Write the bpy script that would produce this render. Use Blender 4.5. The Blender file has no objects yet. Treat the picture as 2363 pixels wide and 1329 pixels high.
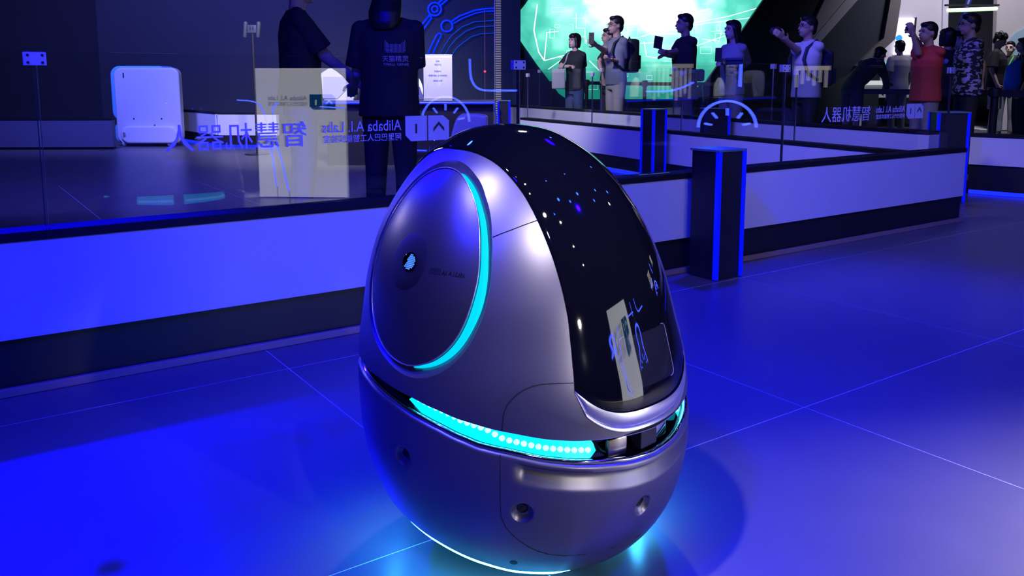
import bpy, bmesh, math, random
from mathutils import Vector, Matrix, Quaternion
from mathutils.bvhtree import BVHTree
random.seed(4)
PI = math.pi
SC = bpy.context.scene
COL = SC.collection

# ------------------------------------------------------------------ camera
FPX, PCX, PCY, CAMH = 1930.0, 1181.5, 445.0, 1.1
PITCH = math.atan(260 / FPX)
cam = bpy.data.cameras.new('camera')
cam.sensor_width = 36
cam.lens = FPX / 2363 * 36
cam.shift_y = -(664.5 - PCY) / 2363
cam.clip_start = 0.02
camo = bpy.data.objects.new('camera', cam)
COL.objects.link(camo)
camo.location = (0, 0, CAMH)
camo.rotation_euler = (PI / 2 - PITCH, 0, 0)
SC.camera = camo
# ------------------------------------------------------------------ colour management, world
SC.view_settings.view_transform = 'Standard'
SC.view_settings.look = 'None'
SC.view_settings.exposure = 0.0
SC.view_settings.gamma = 1.0
SC.view_settings.use_curve_mapping = False
wd = bpy.data.worlds.new('hall_darkness')
SC.world = wd
wd.use_nodes = True
wd.node_tree.nodes['Background'].inputs[0].default_value = (0.10, 0.13, 0.42, 1)
wd.node_tree.nodes['Background'].inputs[1].default_value = 0.030


# ------------------------------------------------------------------ lights (spots read from shadows and highlights, plus added fill spots)
def spot(name, loc, target, power, col, ang=60, blend=.6, size=.12):
    l = bpy.data.lights.new(name, 'SPOT')
    l.energy = power
    l.color = col
    l.spot_size = math.radians(ang)
    l.spot_blend = blend
    l.shadow_soft_size = size
    o = bpy.data.objects.new(name, l)
    COL.objects.link(o)
    o.location = loc
    o.rotation_euler = (Vector(target) - Vector(loc)).to_track_quat('-Z', 'Y').to_euler()
    return o


BLU = (0.001, 0.0, 1.0)
WHT = (1.0, 0.93, 0.88)
LIGHTS = [
    # name, loc, target, power, colour, angle, blend, size
    ('blue_back_spot', (-3.6, 6.0, 4.2), (-0.95, 1.35, 0), 6500, BLU, 27, .6, .10),
    ('blue_face_spot', (-2.6, -1.5, 4.2), (-2.2, 2.6, .3), 1500, BLU, 42, .9, .15),
    ('blue_fill_spot', (-1.5, 0.2, 4.4), (0.7, 4.1, .3), 2000, BLU, 68, .9, .15),
    ('blue_floor_spot', (1.7, 5.6, 4.4), (1.4, 3.4, 0), 2400, BLU, 55, .9, .15),
    ('blue_right_spot', (3.4, 1.6, 4.4), (0.2, 2.0, .3), 1500, BLU, 44, .8, .10),
    ('blue_far_spot', (2.4, 0.8, 4.4), (3.0, 4.9, .5), 1000, BLU, 40, .9, .15),
    ('blue_inner_spot', (-3.0, 5.0, 4.4), (-3.4, 11.0, .3), 2400, (.06, .05, 1.0), 90, .9, .3),
    ('blue_deep_spot', (0.0, 6.2, 4.6), (2.0, 9.2, .5), 900, (.06, .05, 1.0), 80, .9, .3),
    ('blue_wall_fill', (-6.0, 10.5, 4.8), (-6.5, 18.0, 2.4), 3000, (.16, .18, 1.0), 120, .9, .4),  # added to lift the dark navy walls
    ('white_key_spot', (1.45, -0.85, 4.1), (0.12, 1.72, .80), 420, WHT, 9, .8, .12),
    ('white_front_fill', (4.2, -2.6, 1.9), (0.12, 1.85, .25), 260, WHT, 11, .9, .10),  # added low fill for the robot's lower front
    ('white_rear_spot', (-4.6, 5.0, 2.4), (0.0, 2.0, .75), 70, WHT, 12, .8, .12),
    ('white_left_spot', (-1.1, 1.1, 4.4), (0.95, 1.5, 0), 420, WHT, 28, .9, .07),
    ('white_floor_spot', (2.6, 0.4, 4.4), (2.15, 1.25, 0), 3800, WHT, 35, 1.0, .3),
    ('white_wash_spot', (1.4, 0.8, 4.4), (2.4, 5.3, .5), 150, WHT, 40, .9, .2),
    ('white_deep_fill', (-2.2, 7.6, 4.6), (0.9, 12.2, .5), 1500, WHT, 34, .9, .3),  # added to brighten the pale board of barrier C
    ('white_cross_fill', (0.3, 5.4, 4.6), (2.7, 7.6, .35), 150, WHT, 50, .9, .3),  # added to brighten the right part of barrier B
    ('white_inner_fill', (-1.4, 7.4, 4.4), (-2.7, 13.2, .4), 1700, WHT, 50, .9, .3),  # added to brighten the kiosk and barrier E
    ('white_back_fill', (0.4, 5.8, 3.6), (0.0, 2.1, .6), 260, WHT, 14, .8, .12),  # added to light the robot's back for its mirror image
    ('white_side_fill', (3.8, 4.6, 4.4), (5.2, 8.3, .4), 130, WHT, 40, .9, .3),  # added to brighten barrier D
    ('white_stand_fill', (8.2, 13.4, 5.2), (8.6, 16.8, 1.2), 900, (.86, .80, 1.0), 95, .9, .4),  # added to brighten the white stand
]
for L in LIGHTS:
    spot(*L)


# ------------------------------------------------------------------ coordinates
def ray(px, py):
    c, s = math.cos(PITCH), math.sin(PITCH)
    x, y = (px - PCX) / FPX, -(py - PCY) / FPX
    return Vector((x, c + y * s, -s + y * c))


def gz(px, py, z=0.0):
    v = ray(px, py)
    t = (z - CAMH) / v.z
    return Vector((v.x * t, v.y * t, z))


def aty(px, py, y):
    v = ray(px, py)
    t = y / v.y
    return Vector((v.x * t, y, CAMH + v.z * t))


AZ = math.radians(55.2)
D = Vector((math.sin(AZ), math.cos(AZ), 0))
N = Vector((-math.cos(AZ), math.sin(AZ), 0))
UP = Vector((0, 0, 1))


def W(u, v, z=0.0):
    return D * u + N * v + UP * z


# ------------------------------------------------------------------ materials
MATS = {}


def mat(name, col=(.5, .5, .5), rough=.5, metal=0.0, emit=None, estr=0.0, noise=0.0, nscale=30, coat=0.0, spec=.5, bump=0.0, sheen=0.0):
    if name in MATS:
        return MATS[name]
    m = bpy.data.materials.new(name)
    m.use_nodes = True
    nt = m.node_tree
    b = nt.nodes['Principled BSDF']
    b.inputs['Base Color'].default_value = (*col, 1)
    b.inputs['Roughness'].default_value = rough
    b.inputs['Metallic'].default_value = metal
    b.inputs['Specular IOR Level'].default_value = spec
    b.inputs['Coat Weight'].default_value = coat
    if emit:
        b.inputs['Emission Color'].default_value = (*emit, 1)
        b.inputs['Emission Strength'].default_value = estr
    tc = nt.nodes.new('ShaderNodeTexCoord')
    n = nt.nodes.new('ShaderNodeTexNoise')
    n.inputs['Scale'].default_value = nscale
    n.inputs['Detail'].default_value = 4
    nt.links.new(tc.outputs['Object'], n.inputs['Vector'])
    if noise > 0:
        r = nt.nodes.new('ShaderNodeMix')
        r.data_type = 'RGBA'
        r.inputs[6].default_value = (*[c * (1 - noise) for c in col], 1)
        r.inputs[7].default_value = (*[min(1, c * (1 + noise)) for c in col], 1)
        nt.links.new(n.outputs['Fac'], r.inputs[0])
        nt.links.new(r.outputs[2], b.inputs['Base Color'])
    if bump > 0:
        bp = nt.nodes.new('ShaderNodeBump')
        bp.inputs['Strength'].default_value = bump
        bp.inputs['Distance'].default_value = .002
        nt.links.new(n.outputs['Fac'], bp.inputs['Height'])
        nt.links.new(bp.outputs['Normal'], b.inputs['Normal'])
    MATS[name] = m
    return m


def glassmat(name, tint=(1, 1, 1), ior=1.5, rough=0.0):
    m = bpy.data.materials.new(name)
    m.use_nodes = True
    nt = m.node_tree
    nt.nodes.clear()
    out = nt.nodes.new('ShaderNodeOutputMaterial')
    mx = nt.nodes.new('ShaderNodeMixShader')
    tr = nt.nodes.new('ShaderNodeBsdfTransparent')
    gl = nt.nodes.new('ShaderNodeBsdfGlossy')
    fr = nt.nodes.new('ShaderNodeFresnel')
    tr.inputs[0].default_value = (*tint, 1)
    gl.inputs['Roughness'].default_value = rough
    fr.inputs['IOR'].default_value = ior
    ge = nt.nodes.new('ShaderNodeNewGeometry')
    sw = nt.nodes.new('ShaderNodeMix')
    sw.inputs[2].default_value = ior
    sw.inputs[3].default_value = 1.0 / ior
    nt.links.new(ge.outputs['Backfacing'], sw.inputs[0])
    nt.links.new(sw.outputs[0], fr.inputs['IOR'])
    nt.links.new(fr.outputs[0], mx.inputs[0])
    nt.links.new(tr.outputs[0], mx.inputs[1])
    nt.links.new(gl.outputs[0], mx.inputs[2])
    nt.links.new(mx.outputs[0], out.inputs[0])
    MATS[name] = m
    return m


GLASS = glassmat('barrier_glass', (.97, .985, .98), 1.5)
FLOORM = mat('floor_tile_grey', (.12, .113, .12), .33, noise=.10, nscale=6, spec=.42)
GROUT = mat('floor_joint_metal', (.85, .85, .88), .6)
WBOARD = mat('white_board_paint', (.72, .71, .72), .5, noise=.03, nscale=3)
BLACK = mat('black_laminate', (.012, .012, .016), .45, noise=.2, nscale=20)
LEDGE = mat('ledge_black_satin', (.008, .008, .012), .75, spec=.25)
TOE = mat('toe_strip_brown_metal', (.30, .20, .17), .45, noise=.15, nscale=12)
NEON = mat('blue_neon', (0, 0, .1), .4, emit=(.004, .012, 1.0), estr=3.0)
NEONHOT = mat('blue_neon_hot', (0, 0, .1), .4, emit=(.05, .09, 1.0), estr=26.0)
NEONDIM = mat('blue_neon_dim', (0, 0, .1), .4, emit=(.004, .05, 1.0), estr=.45)
LEDSTRIP = mat('blue_led_edge', (0, 0, .2), .4, emit=(.0, .005, 1.0), estr=.75)
VINYL = mat('vinyl_lettering', (.62, .62, .70), .6)
VINYLDARK = mat('vinyl_dark', (.02, .02, .04), .6)
STEEL = mat('brushed_steel', (.62, .62, .64), .3, metal=1.0, noise=.08, nscale=60)
PLATE = mat('satin_clamp_metal', (.70, .70, .74), .45, metal=.3)
NAVY = mat('dark_navy_wall', (.022, .024, .035), .75, noise=.15, nscale=2)
CHARC = mat('charcoal_wall', (.035, .036, .045), .7, noise=.15, nscale=2)
GREYW = mat('grey_wall_paint', (.35, .34, .36), .7, noise=.05, nscale=2)
BEIGE = mat('beige_beam_paint', (.30, .29, .27), .7, noise=.05, nscale=2)
WHITEW = mat('white_stand_wall', (.66, .64, .68), .7, noise=.04, nscale=1.5)
WPLAST = mat('white_plastic', (.75, .75, .76), .35, noise=.02, nscale=8)
DPLAST = mat('dark_plastic', (.03, .03, .035), .4)
BPLAST = mat('pale_blue_plastic', (.12, .42, .70), .35)
GPLAST = mat('grey_fixture_plastic', (.09, .11, .11), .45)


# ------------------------------------------------------------------ mesh helpers
def world_of(p):
    if p is None:
        return Matrix.Identity(4)
    m = p.matrix_basis.copy()
    if p.parent:
        return world_of(p.parent) @ p.matrix_parent_inverse @ m
    return m


def put(o, parent=None):
    COL.objects.link(o)
    if parent is not None:
        o.parent = parent
        o.matrix_parent_inverse = world_of(parent).inverted()
    return o


def thing(name, loc, label=None, cat=None, group=None, kind=None, rotz=0):
    o = bpy.data.objects.new(name, None)
    o.empty_display_size = .1
    o.location = loc
    o.rotation_euler = (0, 0, rotz)
    COL.objects.link(o)
    return tag(o, label, cat, group, kind)


def tag(o, label=None, cat=None, group=None, kind=None):
    if label: o['label'] = label
    if cat: o['category'] = cat
    if group: o['group'] = group
    if kind: o['kind'] = kind
    return o


def mk(name, vs, fs, m=None, parent=None, smooth=False, mats=None, midx=None, angle=None):
    me = bpy.data.meshes.new(name)
    me.from_pydata([tuple(v) for v in vs], [], fs)
    bm = bmesh.new()
    bm.from_mesh(me)
    bmesh.ops.recalc_face_normals(bm, faces=bm.faces)
    if angle is not None:
        for e in bm.edges:
            if len(e.link_faces) == 2 and e.calc_face_angle(0) > math.radians(angle):
                e.smooth = False
    bm.to_mesh(me)
    bm.free()
    for mm in ([m] if m else []) + (mats or []):
        me.materials.append(mm)
    if smooth:
        me.polygons.foreach_set('use_smooth', [True] * len(me.polygons))
    me.update()
    return put(bpy.data.objects.new(name, me), parent)


class MB:
    def __init__(s):
        s.v = []
        s.f = []

    def add(s, vs, fs):
        b = len(s.v)
        s.v += [Vector(v) for v in vs]
        s.f += [tuple(i + b for i in f) for f in fs]
        return s

    def box(s, c, ex, ey, ez, ax=Vector((1, 0, 0)), ay=Vector((0, 1, 0)), az=UP, bev=0.0):
        """c centre, ex.. full sizes, axes"""
        ax, ay, az = Vector(ax), Vector(ay), Vector(az)
        bm = bmesh.new()
        bmesh.ops.create_cube(bm, size=1)
        for v in bm.verts:
            v.co = Vector((v.co.x * ex, v.co.y * ey, v.co.z * ez))
        if bev > 0:
            bmesh.ops.bevel(bm, geom=list(bm.edges), offset=bev, segments=2, affect='EDGES', profile=.6)
        c = Vector(c)
        vs = [c + ax * v.co.x + ay * v.co.y + az * v.co.z for v in bm.verts]
        bm.verts.index_update()
        fs = [tuple(v.index for v in f.verts) for f in bm.faces]
        bm.free()
        return s.add(vs, fs)

    def tube(s, pts, r, seg=8, closed=False, cap=True):
        pts = [Vector(p) for p in pts]
        n = len(pts)
        rr = r if isinstance(r, (list, tuple)) else [r] * n
        prev = None
        vs, fs = [], []
        for i in range(n):
            a = pts[(i - 1) % n] if (i > 0 or closed) else pts[i]
            b = pts[(i + 1) % n] if (i < n - 1 or closed) else pts[i]
            t = (b - a).normalized()
            if prev is None:
                h = Vector((0, 0, 1)) if abs(t.z) < .9 else Vector((1, 0, 0))
                x = t.cross(h).normalized()
            else:
                x = (prev - t * prev.dot(t)).normalized()
            prev = x
            y = t.cross(x)
            for k in range(seg):
                an = 2 * PI * k / seg
                vs.append(pts[i] + (x * math.cos(an) + y * math.sin(an)) * rr[i])
        rng = n if closed else n - 1
        for i in range(rng):
            j = (i + 1) % n
            for k in range(seg):
                k2 = (k + 1) % seg
                fs.append((i * seg + k, i * seg + k2, j * seg + k2, j * seg + k))
        if not closed and cap:
            fs.append(tuple(range(seg))[::-1])
            fs.append(tuple((n - 1) * seg + k for k in range(seg)))
        return s.add(vs, fs)

    def lathe(s, c, prof, axis=UP, seg=24, ref=None):
        """prof [(r,h)] around axis at c"""
        c = Vector(c)
        az = Vector(axis).normalized()
        h = ref or (Vector((0, 0, 1)) if abs(az.z) < .9 else Vector((1, 0, 0)))
        x = az.cross(h).normalized()
        y = az.cross(x)
        vs, fs = [], []
        for r, hh in prof:
            for k in range(seg):
                a = 2 * PI * k / seg
                vs.append(c + az * hh + (x * math.cos(a) + y * math.sin(a)) * max(r, 1e-5))
        for i in range(len(prof) - 1):
            for k in range(seg):
                k2 = (k + 1) % seg
                fs.append((i * seg + k, i * seg + k2, (i + 1) * seg + k2, (i + 1) * seg + k))
        fs.append(tuple(range(seg))[::-1])
        fs.append(tuple((len(prof) - 1) * seg + k for k in range(seg)))
        return s.add(vs, fs)

    def prism(s, poly, o, ax, ay, th):
        """2D poly in plane (o,ax,ay) extruded by th along ax x ay"""
        o, ax, ay = Vector(o), Vector(ax), Vector(ay)
        n = ax.cross(ay).normalized() * th
        k = len(poly)
        vs = [o + ax * p[0] + ay * p[1] for p in poly] + [o + ax * p[0] + ay * p[1] + n for p in poly]
        fs = [tuple(range(k))[::-1], tuple(range(k, 2 * k))] + [(i, (i + 1) % k, (i + 1) % k + k, i + k) for i in range(k)]
        return s.add(vs, fs)

    def ell(s, c, r, seg=14, rings=10, rot=None):
        c = Vector(c)
        vs, fs = [], []
        for i in range(rings + 1):
            t = PI * i / rings
            for k in range(seg):
                a = 2 * PI * k / seg
                p = Vector((r[0] * math.sin(t) * math.cos(a), r[1] * math.sin(t) * math.sin(a), r[2] * math.cos(t)))
                if rot is not None: p = rot @ p
                vs.append(c + p)
        for i in range(rings):
            for k in range(seg):
                k2 = (k + 1) % seg
                fs.append((i * seg + k, (i + 1) * seg + k, (i + 1) * seg + k2, i * seg + k2))
        return s.add(vs, fs)

    def capsule(s, p0, p1, r0, r1, seg=12):
        p0, p1 = Vector(p0), Vector(p1)
        t = (p1 - p0)
        L = t.length
        t.normalize()
        pts, rs = [], []
        for i in range(5):
            a = PI / 2 * i / 4
            pts.append(p0 - t * r0 * math.cos(a)); rs.append(max(r0 * math.sin(a), 1e-4))
        for i in range(5):
            a = PI / 2 * i / 4
            pts.append(p1 + t * r1 * math.sin(a)); rs.append(max(r1 * math.cos(a), 1e-4))
        return s.tube(pts, rs, seg)

    def loft(s, rings, seg=20):
        """rings: (centre, rx, ry, ax, ay) ellipses"""
        vs, fs = [], []
        for c, rx, ry, ax, ay in rings:
            for k in range(seg):
                a = 2 * PI * k / seg
                vs.append(Vector(c) + Vector(ax) * (rx * math.cos(a)) + Vector(ay) * (ry * math.sin(a)))
        for i in range(len(rings) - 1):
            for k in range(seg):
                k2 = (k + 1) % seg
                fs.append((i * seg + k, i * seg + k2, (i + 1) * seg + k2, (i + 1) * seg + k))
        fs.append(tuple(range(seg))[::-1])
        fs.append(tuple((len(rings) - 1) * seg + k for k in range(seg)))
        return s.add(vs, fs)

    def build(s, name, m, parent=None, smooth=False, angle=None):
        return mk(name, s.v, s.f, m, parent, smooth, angle=angle)


def arc(c, r, a0, a1, ax, ay, n=24, r2=None):
    return [Vector(c) + Vector(ax) * (r * math.cos(a0 + (a1 - a0) * i / n)) + Vector(ay) * ((r2 or r) * math.sin(a0 + (a1 - a0) * i / n)) for i in range(n + 1)]


def rrect(w, h, r, n=5, x0=0, y0=0):
    """rounded rectangle polygon centred x0,y0"""
    out = []
    for cx, cy, a in ((w / 2 - r, h / 2 - r, 0), (-w / 2 + r, h / 2 - r, PI / 2), (-w / 2 + r, -h / 2 + r, PI), (w / 2 - r, -h / 2 + r, 1.5 * PI)):
        for i in range(n + 1):
            t = a + PI / 2 * i / n
            out.append((x0 + cx + r * math.cos(t), y0 + cy + r * math.sin(t)))
    return out


def textmesh(s, size, th=.001, bold=0.0, width=None, spacing=1.0):
    """2D lettering mesh data: verts in xy (z 0..th), left-bottom at 0"""
    cu = bpy.data.curves.new('lettering', 'FONT')
    cu.body = s
    cu.size = size
    cu.extrude = th / 2
    cu.offset = bold
    cu.space_character = spacing
    cu.resolution_u = 2
    o = bpy.data.objects.new('lettering_tmp', cu)
    COL.objects.link(o)
    dg = bpy.context.evaluated_depsgraph_get()
    me = bpy.data.meshes.new_from_object(o.evaluated_get(dg))
    vs = [v.co.copy() for v in me.vertices]
    fs = [tuple(p.vertices) for p in me.polygons]
    bpy.data.objects.remove(o)
    bpy.data.curves.remove(cu)
    bpy.data.meshes.remove(me)
    if not vs:
        return vs, fs
    x0 = min(v.x for v in vs); x1 = max(v.x for v in vs); y0 = min(v.y for v in vs)
    k = (width / (x1 - x0)) if width else 1
    for v in vs:
        v.x = (v.x - x0) * k
        v.y -= y0
        v.z += th / 2
    return vs, fs


def text(s, o, ax, ay, size, m, parent, name='lettering', th=.001, width=None, height=None, bold=0.0):
    vs, fs = textmesh(s, size, th, bold, width)
    if not vs:
        return None
    if height:
        h = max(v.y for v in vs)
        for v in vs: v.y *= height / h
    o, ax, ay = Vector(o), Vector(ax), Vector(ay)
    nz = ax.cross(ay)
    return mk(name, [o + ax * v.x + ay * v.y + nz * v.z for v in vs], fs, m, parent)


# ------------------------------------------------------------------ floor
flo = MB().box((3, 6, -.0212), 34, 44, .04).build('floor', GROUT)
tag(flo, 'dark grey square tiled hall floor with thin pale joints', kind='structure')
TU, TV, GAP = 1.302, 1.372, .0034
tm = MB().box((0, 0, -.006), TU - GAP, TV - GAP, .0115, bev=.0008).build('tile', FLOORM, flo)
tme = tm.data
rt = math.atan2(D.y, D.x)
first = True
for i in range(-3, 11):
    for j in range(-2, 7):
        u = 1.065 + TU * (i + .5)
        v = 1.665 + TV * (j - .5)
        c = W(u, v)
        if c.y < -1.5 or abs(c.x) > c.y * .75 + 2.2:
            continue
        if first:
            o = tm; first = False
        else:
            o = tm.copy(); COL.objects.link(o)
        o.location = (c.x, c.y, 0)
        o.rotation_euler = (0, 0, rt)
# far floor beyond the individually built tiles
far = [W(1.065 - 3 * TU, 1.665 + TV * 6), W(1.065 + 11 * TU, 1.665 + TV * 6), W(1.065 + 11 * TU, 24), W(-14, 24), W(-14, 1.665 + TV * 6)]
mk('far_floor_slab', [(p.x, p.y, -.0005) for p in far] + [(p.x, p.y, -.0022) for p in far],
   [(0, 1, 2, 3, 4), (9, 8, 7, 6, 5)] + [(i, (i + 1) % 5, (i + 1) % 5 + 5, i + 5) for i in range(5)], FLOORM, flo)
lf = [W(-14, 1.0), W(1.065 - 3 * TU, 1.0), W(1.065 - 3 * TU, 1.665 + TV * 6), W(-14, 1.665 + TV * 6)]
mk('far_floor_slab', [(p.x, p.y, -.0005) for p in lf] + [(p.x, p.y, -.0022) for p in lf],
   [(0, 1, 2, 3), (7, 6, 5, 4)] + [(i, (i + 1) % 4, (i + 1) % 4 + 4, i + 4) for i in range(4)], FLOORM, flo)


# ------------------------------------------------------------------ barriers
def barrier(P0, P1, label, top=.578, zb=.2, glass=1.2, joints=(), thick=.12, group=None, side=1, plate=(.07, .045), glow=False, toe=False, bolts=True, white=WBOARD, over=0.0, name='glass_barrier'):
    """wall from floor point P0 to P1; its outer face lies on the line, the body behind it (to the left of P0->P1 when side=1)"""
    P0, P1 = Vector(P0), Vector(P1)
    d = (P1 - P0); L = d.length; d.normalize()
    n = Vector((-d.y, d.x, 0)) * side
    t = thing(name, (P0 + P1) / 2, label, 'barrier', group)
    mid = (P0 + P1) / 2
    lt = .033
    MB().box(mid + n * (thick / 2) + UP * ((zb + top - lt) / 2), L, thick, top - lt - zb, d, n, bev=.002).build('face_board', white, t)
    MB().box(mid + n * (thick / 2 + .008) + UP * (zb / 2 + (.05 if glow else .004) / 2), L - .01, thick - .02, zb - (.05 if glow else .008), d, n).build('plinth', BLACK, t)
    MB().box(mid + n * (thick / 2) + UP * (top - lt / 2), L + .006, thick + .01, lt, d, n, bev=.003).build('ledge', LEDGE, t)
    if toe:
        MB().box(mid - n * .006 + UP * .016, L, .022, .030, d, n, bev=.003).build('toe_strip', TOE, t)
    if glow:
        MB().box(mid + n * .03 + UP * .022, L - .02, .03, .036, d, n, bev=.004).build('led_strip', NEON, t)
    if glass:
        js = [0] + [j for j in joints if 0 < j < L] + [L - over]
        gc = thick / 2 - .005
        for a, b in zip(js[:-1], js[1:]):
            p = P0 + d * ((a + b) / 2) + n * gc
            pane = MB().box(p + UP * ((top + glass) / 2 + .001), (b - a) - .010, .010, glass - top - .002, d, n, bev=.001).build('glass_pane', GLASS, t)
        jj = [j for j in joints if 0 <= j <= L]
        for j in jj:
            p = P0 + d * j + n * gc
            for sg in (-1, 1):
                cp = MB().box(p + n * (sg * .0105) + UP * (glass - plate[1] / 2 - .004), plate[0], .009, plate[1], d, n, bev=.0015).build('clamp_plate', PLATE, t)
                if bolts and sg == -1:
                    for bx in (-1, 1):
                        for bz in (-1, 1):
                            MB().lathe(p + n * (sg * .0155) + d * (bx * plate[0] * .32) + UP * (glass - plate[1] / 2 - .004 + bz * plate[1] * .28), [(.0048, 0), (.0048, -.002), (.003, -.003), (.003, -.001)], n, 10).build('bolt', DPLAST, cp)
            # rubber edge seals of the two panes meeting here
            for sg in (-1, 1):
                MB().box(p + d * (sg * .0046) + UP * ((top + glass) / 2), .0022, .0112, glass - top - .01, d, n).build('pane_seal', DPLAST if sg < 0 else STEEL, t)
    return t, d, n, P0


bA, _, _, _ = barrier(W(-4.0, 3.32), W(6.62, 3.32), 'long glass-topped barrier with blue-lit white face right behind the egg robot', joints=[4 + .318, 4 + 2.382, 4 + 4.43, 4 + 6.42], over=.2, toe=True)

# lettering on the glass of barrier A (readable from inside the enclosure)
vy = 3.366


def glass_sign(par, ur, z0, z1, k=1.0, mt=VINYL, plane=lambda u, z: W(u, vy, z), ax=-D, h=None):
    """logo tiles + names + big characters, starting at u=ur and running along ax"""
    H = z1 - z0
    tile = MB().prism([(0, 0), (.110 * k, 0), (.110 * k, H), (.032 * k, H), (0, H - .025 * k)], plane(ur, z0), ax, UP, .001).build('logo_tile', mt, par)
    MB().prism([(0, 0), (.083 * k, 0), (.110 * k, .028 * k), (.110 * k, H), (0, H)], plane(ur, z0) + ax * .117 * k, ax, UP, .001).build('logo_tile', mt, par)
    # caret and bar of the logo
    o = plane(ur, z0) - ax.cross(UP) * .0010
    c = [(.026, .040), (.055, .070), (.084, .040), (.084, .056), (.055, .086), (.026, .056)]
    MB().prism([(a * k, b * k) for a, b in c], o, ax, UP, .0006).build('logo_mark', VINYLDARK, par)
    MB().prism([(.168 * k, .035 * k), (.178 * k, .035 * k), (.178 * k, .078 * k), (.168 * k, .078 * k)], o, ax, UP, .0006).build('logo_mark', VINYLDARK, par)
    text('Alibaba A.I. Labs', plane(ur, z0 + .052 * k) + ax * .248 * k, ax, UP, .055 * k, mt, par, width=.37 * k, height=.047 * k)
    text('阿里巴巴人工智能实验室', plane(ur, z0 + .008 * k) + ax * .250 * k, ax, UP, .035 * k, mt, par, width=.365 * k, height=.033 * k)
    text('智慧机器人', plane(ur, z0) + ax * .690 * k, ax, UP, .12 * k, mt, par, width=.562 * k, height=.105 * k)


glass_sign(bA, 1.983, .826, .940)
glass_sign(bA, 6.045, .822, .930, .98)

# barrier B (far side of the enclosure)
B0, B1 = W(6.10, 3.46), W(7.10, 10.0)
bB, dB, nB, _ = barrier(B1, B0, 'second glass-topped barrier with pale face running away behind the front one', top=.56, joints=[.12, 1.9, 3.72, 5.35], glow=True, side=1, plate=(.06, .05), bolts=False)
# barrier C (behind B)
C0, C1 = W(6.85, 3.75), W(8.2, 11.87)
bC, _, _, _ = barrier(C1, C0, 'third higher barrier with pale board in front of the standing visitors', top=.68, zb=.2, glass=1.27, joints=[1.0, 2.9, 4.6, 6.3], plate=(.06, .05), bolts=False)
# barrier D (right edge)
D0, D1 = gz(2230, 447), gz(2363, 458)
dd = (D1 - D0).normalized()
bD, _, _, _ = barrier(D0, D0 + dd * 2.4, 'low white barrier with blue glow beneath at the right edge', top=.59, zb=.29, glass=0, glow=True)
# barrier E (left, far side of the enclosure)
E0 = gz(505, 340)
E1, E2 = gz(410, 324), Vector((gz(640, 341).x, gz(640, 341).y, 0))
bE, _, _, _ = barrier(E0, E2, 'white barrier with blue glow line behind the pedestal reflection', top=.575, glass=0, glow=True)
bE2, _, _, _ = barrier(E1, E0 - (E0 - E1).normalized() * .10, 'short angled white barrier section beside the upright delivery robot', top=.575, glass=0, glow=True)
# far left low dark barrier
F0, F1 = gz(-60, 346), gz(262, 345)
DARKB = mat('dark_blue_board', (.10, .10, .16), .6)
bF, _, _, _ = barrier(F0, F1, 'low dark board barrier far left behind the glass', top=.50, zb=.04, glass=0, white=DARKB)

# visitor platform behind C and D
pl = [W(6.99, 3.75) + N * .0, W(8.34, 11.9), W(12, 22), W(22, 14), W(16, -4), Vector((D0 + dd * 2.4).to_3d()) + Vector((.3, .4, 0)), D0 + Vector((.25, .35, 0))]
pl = [Vector((p.x, p.y, 0)) for p in pl]
k = len(pl)
st = mk('visitor_platform', [(p.x, p.y, .003) for p in pl] + [(p.x, p.y, .12) for p in pl], [tuple(range(k)), tuple(range(k, 2 * k))] + [(i, (i + 1) % k, (i + 1) % k + k, i + k) for i in range(k)],
        mat('platform_dark', (.12, .12, .13), .5, noise=.1))
tag(st, kind='structure')


# ------------------------------------------------------------------ bollards
def bollard(p, w, dth, h, ax, label, group='black pillars with blue edge lights', strips=(1, 1, 1), name='light_pillar'):
    """p front corner on the floor; extends along ax by w and along left-normal by dth"""
    ax = Vector(ax).normalized()
    ay = Vector((-ax.y, ax.x, 0))
    c = Vector(p) + ax * w / 2 + ay * dth / 2
    t = thing(name, (c.x, c.y, 0), label, 'pillar', group)
    MB().box(c + UP * (h / 2), w - .02, dth - .02, h - .006, ax, ay).build('body', BLACK, t)
    MB().box(c + UP * (h - .006), w, dth, .012, ax, ay, bev=.002).build('cap', mat('pillar_cap', (.10, .20, .24), .35), t)
    s = .026
    for (a, b), on in zip(((0, 0), (1, 0), (0, 1), (1, 1)), (strips[0], strips[1], strips[2], 1)):
        if on:
            q = Vector(p) + ax * (s / 2 if a == 0 else w - s / 2) + ay * (s / 2 if b == 0 else dth - s / 2)
            MB().box(q + UP * (h / 2 - .004), s, s, h - .016, ax, ay, bev=.003).build('edge_light', LEDSTRIP, t)
    return t


bollard(W(3.487, 3.055), .225, .215, .725, D, 'black square pillar with blue edge lights standing in front of the barrier', strips=(1, 1, 0))
q_ = aty(1508, 300, 8.8)
bollard((q_.x, q_.y, 0), .20, .20, .80, D, 'black pillar with blue edge lights inside the enclosure behind the egg robot', strips=(1, 1, 1))
q_ = aty(1684, 300, 9.05)
bollard((q_.x, q_.y, 0), .06, .34, .80, (.5, .86, 0), 'black pillar half hidden behind the nearest pillar, beyond the second barrier', strips=(1, 0, 0))
bollard(aty(1148, 315, 10.9) * 1.0 - UP * aty(1148, 315, 10.9).z, .17, .2, .84, (1, 0, 0), 'slim black pillar at the right end of the neon-edged counter')
bollard(Vector((aty(2156, 400, 7.5).x, 7.5, 0)), .28, .25, .82, (1, -.12, 0), 'black pillar with blue edge lights behind the right end of the long barrier')


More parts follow.
